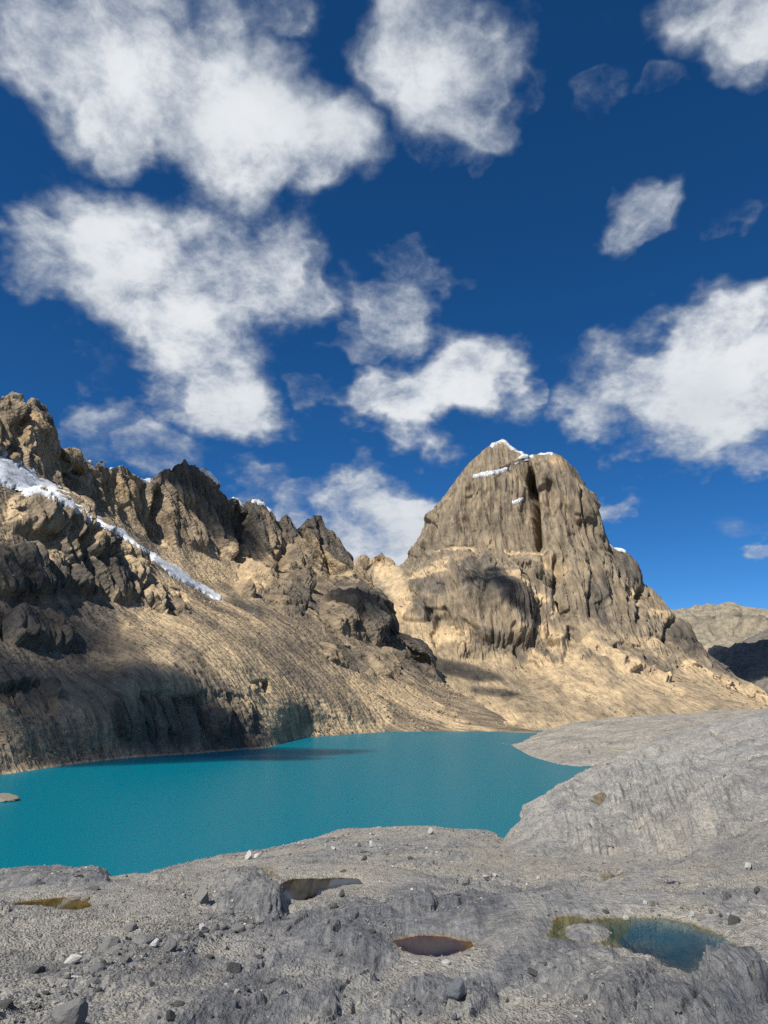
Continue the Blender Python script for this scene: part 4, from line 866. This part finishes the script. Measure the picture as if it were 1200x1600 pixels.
BIG = [
 (165,1484,34,'block','grey','large square-cut grey boulder, biggest of the rubble streak at left',1.),
 (147,1517,28,'round','grey','rounded light grey boulder just below the large square-cut boulder',.8),
 (133,1506,22,'slab','dark','dark flat stone wedged behind the rounded boulder at left',1.4),
 (110,1504,26,'block','pale','whitish angular rock left of the rounded boulder',.7),
 (38,1522,42,'wedge','dark','long dark wedge-shaped rock near the left edge',.9),
 (92,1608,46,'block','grey','big grey block cut off by the bottom edge, left corner',1.),
 (121,1588,20,'round','grey','round stone right beside the block at the bottom edge',1.),
 (317,1412,24,'point','grey','upright pointed grey stone left of the dark outcrop',1.),
 (201,1453,28,'block','grey','grey block above the large square-cut boulder, dark right face',.85),
 (262,1486,22,'point','grey','triangular grey stone at the right end of the white stones',.8),
 (345,1450,22,'round','grey','leftmost of three rounded stones below the dark outcrop',.9),
 (368,1452,28,'round','grey','middle one of three rounded stones below the dark outcrop',.75),
 (389,1450,18,'round','grey','rightmost of three rounded stones below the dark outcrop',.8),
 (318,1452,14,'block','pale','small white stone left of the three rounded stones',1.),
 (278,1572,20,'round','dark','dark round stone alone on bare rock, lower left',.9),
 (366,1516,24,'block','dark','dark brown blocky stone left of the broad hump, low centre-left',.7),
 (136,1389,26,'wedge','dark','dark stone on the left hump close to the lake',.8),
 (131,1408,16,'round','warm','right one of the twin pale stones at the olive puddle end',1.1),
 (115,1407,20,'round','warm','left one of the twin pale stones at the olive puddle end',.9),
 (19,1550,24,'slab','grey','flat light stone under the long dark wedge at left edge',1.),
 (4,1576,26,'block','dark','dark block touching the left picture edge',.9),
 (389,1341,13,'point','pale','left one of two white stones on the lake-side crest',1.),
 (403,1338,15,'block','pale','right one of two white stones on the lake-side crest',.8),
 (238,1480,16,'block','pale','white broken stone in the rubble, right of the square-cut boulder',.8),
 (245,1470,11,'wedge','dark','small dark stone leaning on the white broken stone',1.3),
 (285,1470,24,'wedge','grey','low grey stone between the triangular stone and the dark outcrop',.9),
 (322,1434,22,'slab','grey','flat grey slab under the upright pointed stone',1.5),
 (292,1446,14,'block','grey','small grey cube left of the flat grey slab',1.),
 (220,1475,34,'slab','grey','broad flat stone directly right of the square-cut boulder',1.6),
 (186,1503,26,'wedge','grey','low wedge of stone right of the rounded boulder',.9),
 (113,1532,26,'slab','pale','pale flat slab below the whitish angular rock',1.2),
 (147,1536,22,'block','grey','grey stone under the rounded light boulder, lower one',.8),
 (399,1496,16,'wedge','dark','small dark stone low on the broad hump, left part',.9),
 (63,1380,14,'round','dark','small dark stone on top of the left lakeside hump',.8),
 (119,1370,26,'slab','dark','dark overhanging slab at the right end of the left hump',1.3),
 (49,1577,20,'wedge','grey','grey stone between the left edge and the bottom block',.9),
 (266,1594,16,'block','dark','dark stone at the bottom edge, left of centre',1.),
 (708,1561,36,'block','blue','big slate-grey boulder with dark right side, bottom centre-right',.9),
 (686,1569,18,'wedge','dark','small dark stone hugging the left foot of the slate-grey boulder',.6),
 (697,1505,15,'round','pale','bright white stone at the lower edge of the brown pool',1.),
 (580,1456,15,'round','dark','dark knob of stone near the top of the broad hump',.9),
 (510,1487,15,'round','dark','left one of two dark stones on the broad hump',.8),
 (530,1491,13,'round','dark','right one of two dark stones on the broad hump',.7),
 (520,1419,14,'block','dark','dark stone below the mirror-like pool',.8),
 (534,1400,10,'point','dark','small pointed dark stone right of the mirror-like pool',1.),
 (502,1404,18,'slab','grey','flat stone on the lower right rim of the mirror-like pool',1.),
 (712,1398,18,'wedge','dark','dark wedge stone on the gravel right of centre',.9),
 (728,1381,15,'block','grey','grey stone above the dark wedge stone on gravel',.9),
 (760,1369,11,'round','pale','small pale round stone, right part of the gravel rise',1.),
 (582,1322,13,'block','pale','pale stone on the gravel rise, next to a dark one',1.),
 (574,1331,18,'wedge','dark','dark stone below the pale stone on the gravel rise',.8),
 (570,1343,10,'block','dark','small dark stone lowest of the little cluster on the gravel rise',.9),
 (522,1328,10,'block','pale','small pale stone near the left end of the gravel rise',1.),
 (673,1302,11,'point','pale','white stone standing on the top of the gravel rise',.9),
 (642,1342,10,'round','dark','lone dark pebble below the top of the gravel rise',.9),
 (326,1496,14,'round','dark','dark round stone alone right of the rubble streak',.9),
 (538,1361,16,'slab','dark','flat dark stone right above the mirror-like pool',1.2),
 (526,1382,12,'round','pale','pale round stone on the right arm of the mirror-like pool',.9),
 (832,1524,18,'block','dark','dark stone on the slope left of the teal pool',.9),
 (980,1437,14,'round','pale','pale round stone on the far rim of the teal pool',1.),
 (962,1433,16,'wedge','grey','grey stone beside the pale round one on the far rim',.8),
 (946,1428,14,'block','dark','dark stone leftmost on the far rim of the teal pool',.9),
 (958,1322,18,'wedge','grey','grey wedge stone on the slab foot above the orange stain',.8),
 (1152,1444,22,'block','dark','dark brown rock right of the teal pool on the slope',1.),
 (1060,1582,14,'block','grey','small grey stone below the teal pool near the bottom edge',.9),
 (870,1300,16,'wedge','dark','dark stone low on the steep slab beside the lake notch',.7),
 (855,1505,13,'wedge','dark','small dark stone up-slope left of the teal pool',.9),
 (1185,1395,14,'block','dark','dark stone at the right edge above the teal pool',.9),
 (1170,1352,12,'block','pale','pale stone high on the slab at the right edge',.9),
]
for px_, py_, w_, sh_, tn_, lb_, sz_ in BIG: rock(px_, py_, w_, sh_, tn_, lb_, sz=sz_)
# a low rock at the left end of the lake
_p = np.array([0, 0, CAMZ])+raydir(-4, 1253)*(CAMZ/-raydir(-4, 1253)[2])
_o = bpy.data.objects.new('boulder', rock_mesh(77, 4, 7, 1.3, 1, .55, .12)); COL.objects.link(_o); _o.data.materials.append(STONE['warm']); _o.location = (_p[0], _p[1]+3, -.8); _o.scale = (13, 14, 10); _o['label'] = 'low rock rising from the lake at the left picture edge'; _o['category'] = 'rock'
# slate flake stuck in the ground
o = rock(920,1560,34,'slab','blue','bluish slate flake stuck upright in the gravel, pointing down', sz=.5, idx=0, rot=.3); o.scale = (o.scale[0]*.8, o.scale[0]*1.9, o.scale[0]*.5); o.rotation_euler = (.25, 0, .35)
# countable small stones, alike
def stones(n, path, spread, w0, w1, tones, label, group):
    p = np.array(path, float); seg = np.hypot(*(p[1:]-p[:-1]).T); cs = np.concatenate([[0], np.cumsum(seg)])
    for i in range(n):
        u = _rr.uniform(0, cs[-1]); x = np.interp(u, cs, p[:, 0])+_rr.gauss(0, spread); y = np.interp(u, cs, p[:, 1])+_rr.gauss(0, spread*.5)
        rock(x, y, w0+(w1-w0)*_rr.random()**2.2, _rr.choice(('block','block','wedge','round')), _rr.choice(tones), label, group, 'stone')
stones(60, [(40,1590),(110,1540),(170,1500),(240,1478),(300,1450),(380,1430)], 26, 5, 13, ('grey','grey','pale','dark'), 'small loose stone in the grey rubble streak at lower left', 'stones of the rubble streak')
stones(34, [(470,1330),(560,1325),(650,1330),(740,1345)], 24, 4, 9, ('pale','grey','warm','dark'), 'small stone scattered over the pale gravel rise before the lake', 'stones on the gravel rise')
stones(30, [(700,1390),(800,1380),(860,1420),(900,1400)], 26, 4, 9, ('pale','grey','warm','dark'), 'small stone on the gravel left of the teal pool', 'stones left of the teal pool')
stones(26, [(940,1400),(1010,1415),(1090,1425),(1170,1440)], 14, 5, 11, ('pale','grey','dark','warm'), 'small stone along the far bank of the teal pool', 'stones behind the teal pool')
stones(40, [(150,1590),(400,1560),(600,1580),(850,1560),(1000,1580)], 32, 5, 11, ('grey','dark','blue','pale'), 'small stone on the bare rock along the bottom edge', 'stones along the bottom edge')

# gravel nobody could count
def gravel():
    rs = np.random.RandomState(3); n = 11500
    base = []
    import bmesh
    bm = bmesh.new(); bmesh.ops.create_icosphere(bm, subdivisions=1, radius=.5); bm.verts.ensure_lookup_table()
    V0 = np.array([v.co for v in bm.verts]); F0 = np.array([[v.index for v in f.verts] for f in bm.faces]); bm.free()
    h, w = FX.shape
    ok = np.where((FT > .95) & (FT < 6.9) & (FX > -30) & (FX < 1230) & (FR < 75))
    wgt = (FR[ok]/20)**-.2
    G = FP[ok]; gn = fbm(G, 3.5, 4, .6, 91.)+.5*fbm(G, .8, 3, .6, 92.)
    prob = wgt*(.06+sstep(gn, -.05, .5)**1.3)
    streak = stroke_dist(FX[ok], FY[ok], [(20,1600),(110,1540),(170,1500),(240,1475),(320,1445),(400,1425)])
    prob *= 1+5*np.exp(-(streak/38)**2)
    zmin = np.array([z for _, _, z, _ in fore[5]])
    for _, W, zw, size in fore[5]:
        sd = point_poly(G[:, 0], G[:, 1], W); prob[sd < .05] = 0
    k = rs.choice(len(prob), n, p=prob/prob.sum())
    C = G[k]+rs.normal(size=(n, 3))*np.array([.02, .02, 0]); r = FR[ok][k]
    wp = 1.3+3.4*rs.random(n)**3.5                     # width in picture pixels at its distance
    sz = wp*r/FPX
    S = sz[:, None]*rs.uniform(.6, 1.3, (n, 3))*np.array([1, 1, .75])
    a = rs.uniform(0, 6.28, n); ca, sa = np.cos(a), np.sin(a)
    J = 1+.25*rs.normal(size=(n, len(V0)))
    V = V0[None]*J[..., None]*S[:, None]
    X = V[..., 0]*ca[:, None]-V[..., 1]*sa[:, None]; Y = V[..., 0]*sa[:, None]+V[..., 1]*ca[:, None]
    V = np.stack([X, Y, V[..., 2]], -1)+C[:, None]+np.array([0, 0, 1])*(S[:, 2]*.12)[:, None, None]
    F = (F0[None]+np.arange(n)[:, None, None]*len(V0)).reshape(-1, 3); V = V.reshape(-1, 3)
    me = bpy.data.meshes.new('gravel')
    me.vertices.add(len(V)); me.vertices.foreach_set('co', V.astype(np.float32).ravel())
    me.loops.add(len(F)*3); me.loops.foreach_set('vertex_index', F.astype(np.int32).ravel())
    me.polygons.add(len(F)); me.polygons.foreach_set('loop_start', np.arange(0, len(F)*3, 3, dtype=np.int32))
    at = me.attributes.new('tone', 'FLOAT_COLOR', 'POINT')
    t = np.repeat(np.clip(rs.normal(.45, .25, n), 0, 1), len(V0)); c = np.ones((len(V), 4), np.float32); c[:, :3] = t[:, None]
    at.data.foreach_set('color', c.ravel())
    me.update(calc_edges=True)
    m, N, L, bs, out = nodes_of('gravel_stone')
    atn = N('ShaderNodeAttribute'); atn.attribute_name = 'tone'; sp = N('ShaderNodeSeparateColor'); L(atn.outputs['Color'], sp.inputs[0])
    L(ramp(N, L, sp.outputs[0], [(0, (.07, .07, .072)), (.45, (.21, .20, .18)), (.8, (.32, .29, .23)), (1, (.55, .54, .50))]), bs.inputs['Base Color']); bs.inputs['Roughness'].default_value = .9
    o = link('gravel', me, m); o['kind'] = 'stuff'; o['label'] = 'loose grey gravel strewn over the polished rock'
gravel()

# fallen blocks on the slopes, too many to count
def rubble(land, name, label, n, weight, seed, mat, wmax):
    rs = np.random.RandomState(seed); sh, P, Np = land[:3]
    import bmesh
    bm = bmesh.new(); bmesh.ops.create_icosphere(bm, subdivisions=1, radius=.5); bm.verts.ensure_lookup_table()
    V0 = np.array([v.co for v in bm.verts]); F0 = np.array([[v.index for v in f.verts] for f in bm.faces]); bm.free()
    px, py = project(P); t = np.broadcast_to(sh.t[:, None], px.shape)
    ok = (px > -20) & (px < 1220) & (t > 1.02) & (t < 6) & (P[..., 2] > .4)
    G = P[ok]; pr = weight(px[ok], py[ok], t[ok], 1-Np[..., 2][ok])*np.clip(.15+fbm(G, 60, 4, .6, 7.), 0, 2)
    k = rs.choice(len(G), n, p=pr/pr.sum()); C = G[k]; r = np.hypot(C[:, 0], C[:, 1])
    S = ((1.2+wmax*rs.random(n)**4)*r/FPX)[:, None]*rs.uniform(.6, 1.3, (n, 3))*np.array([1, 1, .8])
    V = V0[None]*(1+.28*rs.normal(size=(n, len(V0))))[..., None]*S[:, None]+C[:, None]
    F = (F0[None]+np.arange(n)[:, None, None]*len(V0)).reshape(-1, 3); V = V.reshape(-1, 3)
    me = bpy.data.meshes.new(name)
    me.vertices.add(len(V)); me.vertices.foreach_set('co', V.astype(np.float32).ravel())
    me.loops.add(len(F)*3); me.loops.foreach_set('vertex_index', F.astype(np.int32).ravel())
    me.polygons.add(len(F)); me.polygons.foreach_set('loop_start', np.arange(0, len(F)*3, 3, dtype=np.int32))
    at = me.attributes.new('cover', 'FLOAT_COLOR', 'POINT'); c = np.ones((len(V), 4), np.float32)
    q = rs.random(n); c[:, :3] = np.repeat(np.stack([(q > .75)*.6, (q < .45)*.6, (q > .6)*(q < .75)*.6], -1), len(V0), 0); at.data.foreach_set('color', c.ravel())
    me.update(calc_edges=True); o = link(name, me, mat); o['kind'] = 'stuff'; o['label'] = label
rubble(left, 'scree_rubble', 'fallen brown blocks strewn over the slopes of the left ridge', 3600, lambda x, y, t, sl: (1-sstep(sl, .4, .6))*(t < 5.1), 4, M_LEFT, 3.6)
rubble(peak, 'scree_rubble', 'fallen blocks strewn over the tan apron below the pyramid', 2400, lambda x, y, t, sl: (1-sstep(sl, .3, .5))*(t < 3.6), 5, M_PEAK, 2.8)

# ------------------------------------------------------------------ clouds that shade the valley
def cloud_material(name, dens):
    m = bpy.data.materials.new(name); m.use_nodes = True; nt = m.node_tree; nt.nodes.clear()
    out = nt.nodes.new('ShaderNodeOutputMaterial'); v = nt.nodes.new('ShaderNodeVolumePrincipled')
    v.inputs['Color'].default_value = (1, 1, 1, 1); v.inputs['Density'].default_value = dens
    nt.links.new(v.outputs[0], out.inputs['Volume']); return m
def cloud(px, py, r, height, rx, ry, rot=0, tau=2.2, seed=1):
    """a cumulus whose shade falls on the land seen at px, py at distance r"""
    import bmesh
    d = raydir(px, py); p = np.array([0, 0, CAMZ])+d*r
    c = p+SUN*((height-p[2])/SUN[2])
    bm = bmesh.new(); bmesh.ops.create_icosphere(bm, subdivisions=4, radius=1)
    V = np.array([v.co for v in bm.verts])
    V *= (1+.42*fbm(V, .9, 4, .6, seed*5.3))[:, None]
    rz = .5*min(rx, ry); V *= np.array([rx, ry, rz])
    a = R(rot); V = V@np.array([[math.cos(a), math.sin(a), 0], [-math.sin(a), math.cos(a), 0], [0, 0, 1]])
    for v, q in zip(bm.verts, V): v.co = q
    me = bpy.data.meshes.new('cloud'); bm.to_mesh(me); bm.free()
    o = link('cloud', me, cloud_material('cloud_vapour', tau/(1.3*rz))); o.location = c
    o['kind'] = 'stuff'; o['label'] = 'white cumulus cloud drifting high above the valley'
    return o
cloud(150, 1092, 510, 1300, 150, 62, 18, 1.25, 1)
cloud(40, 960, 620, 1250, 80, 60, 0, .8, 2)
cloud(270, 1130, 545, 1200, 60, 50, 0, 1.2, 3)
cloud(555, 930, 1100, 1500, 50, 60, 0, 1.3, 4)
cloud(742, 905, 1400, 1700, 26, 26, 0, 1.3, 5)
cloud(775, 912, 1400, 1720, 34, 26, 0, 1.7, 10)
cloud(806, 945, 1390, 1690, 24, 34, 20, 1.6, 11)
cloud(822, 980, 1370, 1700, 18, 28, 20, 1.2, 12)
cloud(715, 1030, 1180, 1600, 50, 66, 35, 1.1, 6)
cloud(770, 1075, 1080, 1560, 30, 44, 40, .8, 13)
cloud(290, 745, 1150, 1500, 60, 80, 0, 1.9, 7)
cloud(1160, 1050, 2500, 3300, 420, 420, 0, 2.6, 8)
cloud(430, 1183, 485, 1300, 34, 16, 0, 1.0, 9)
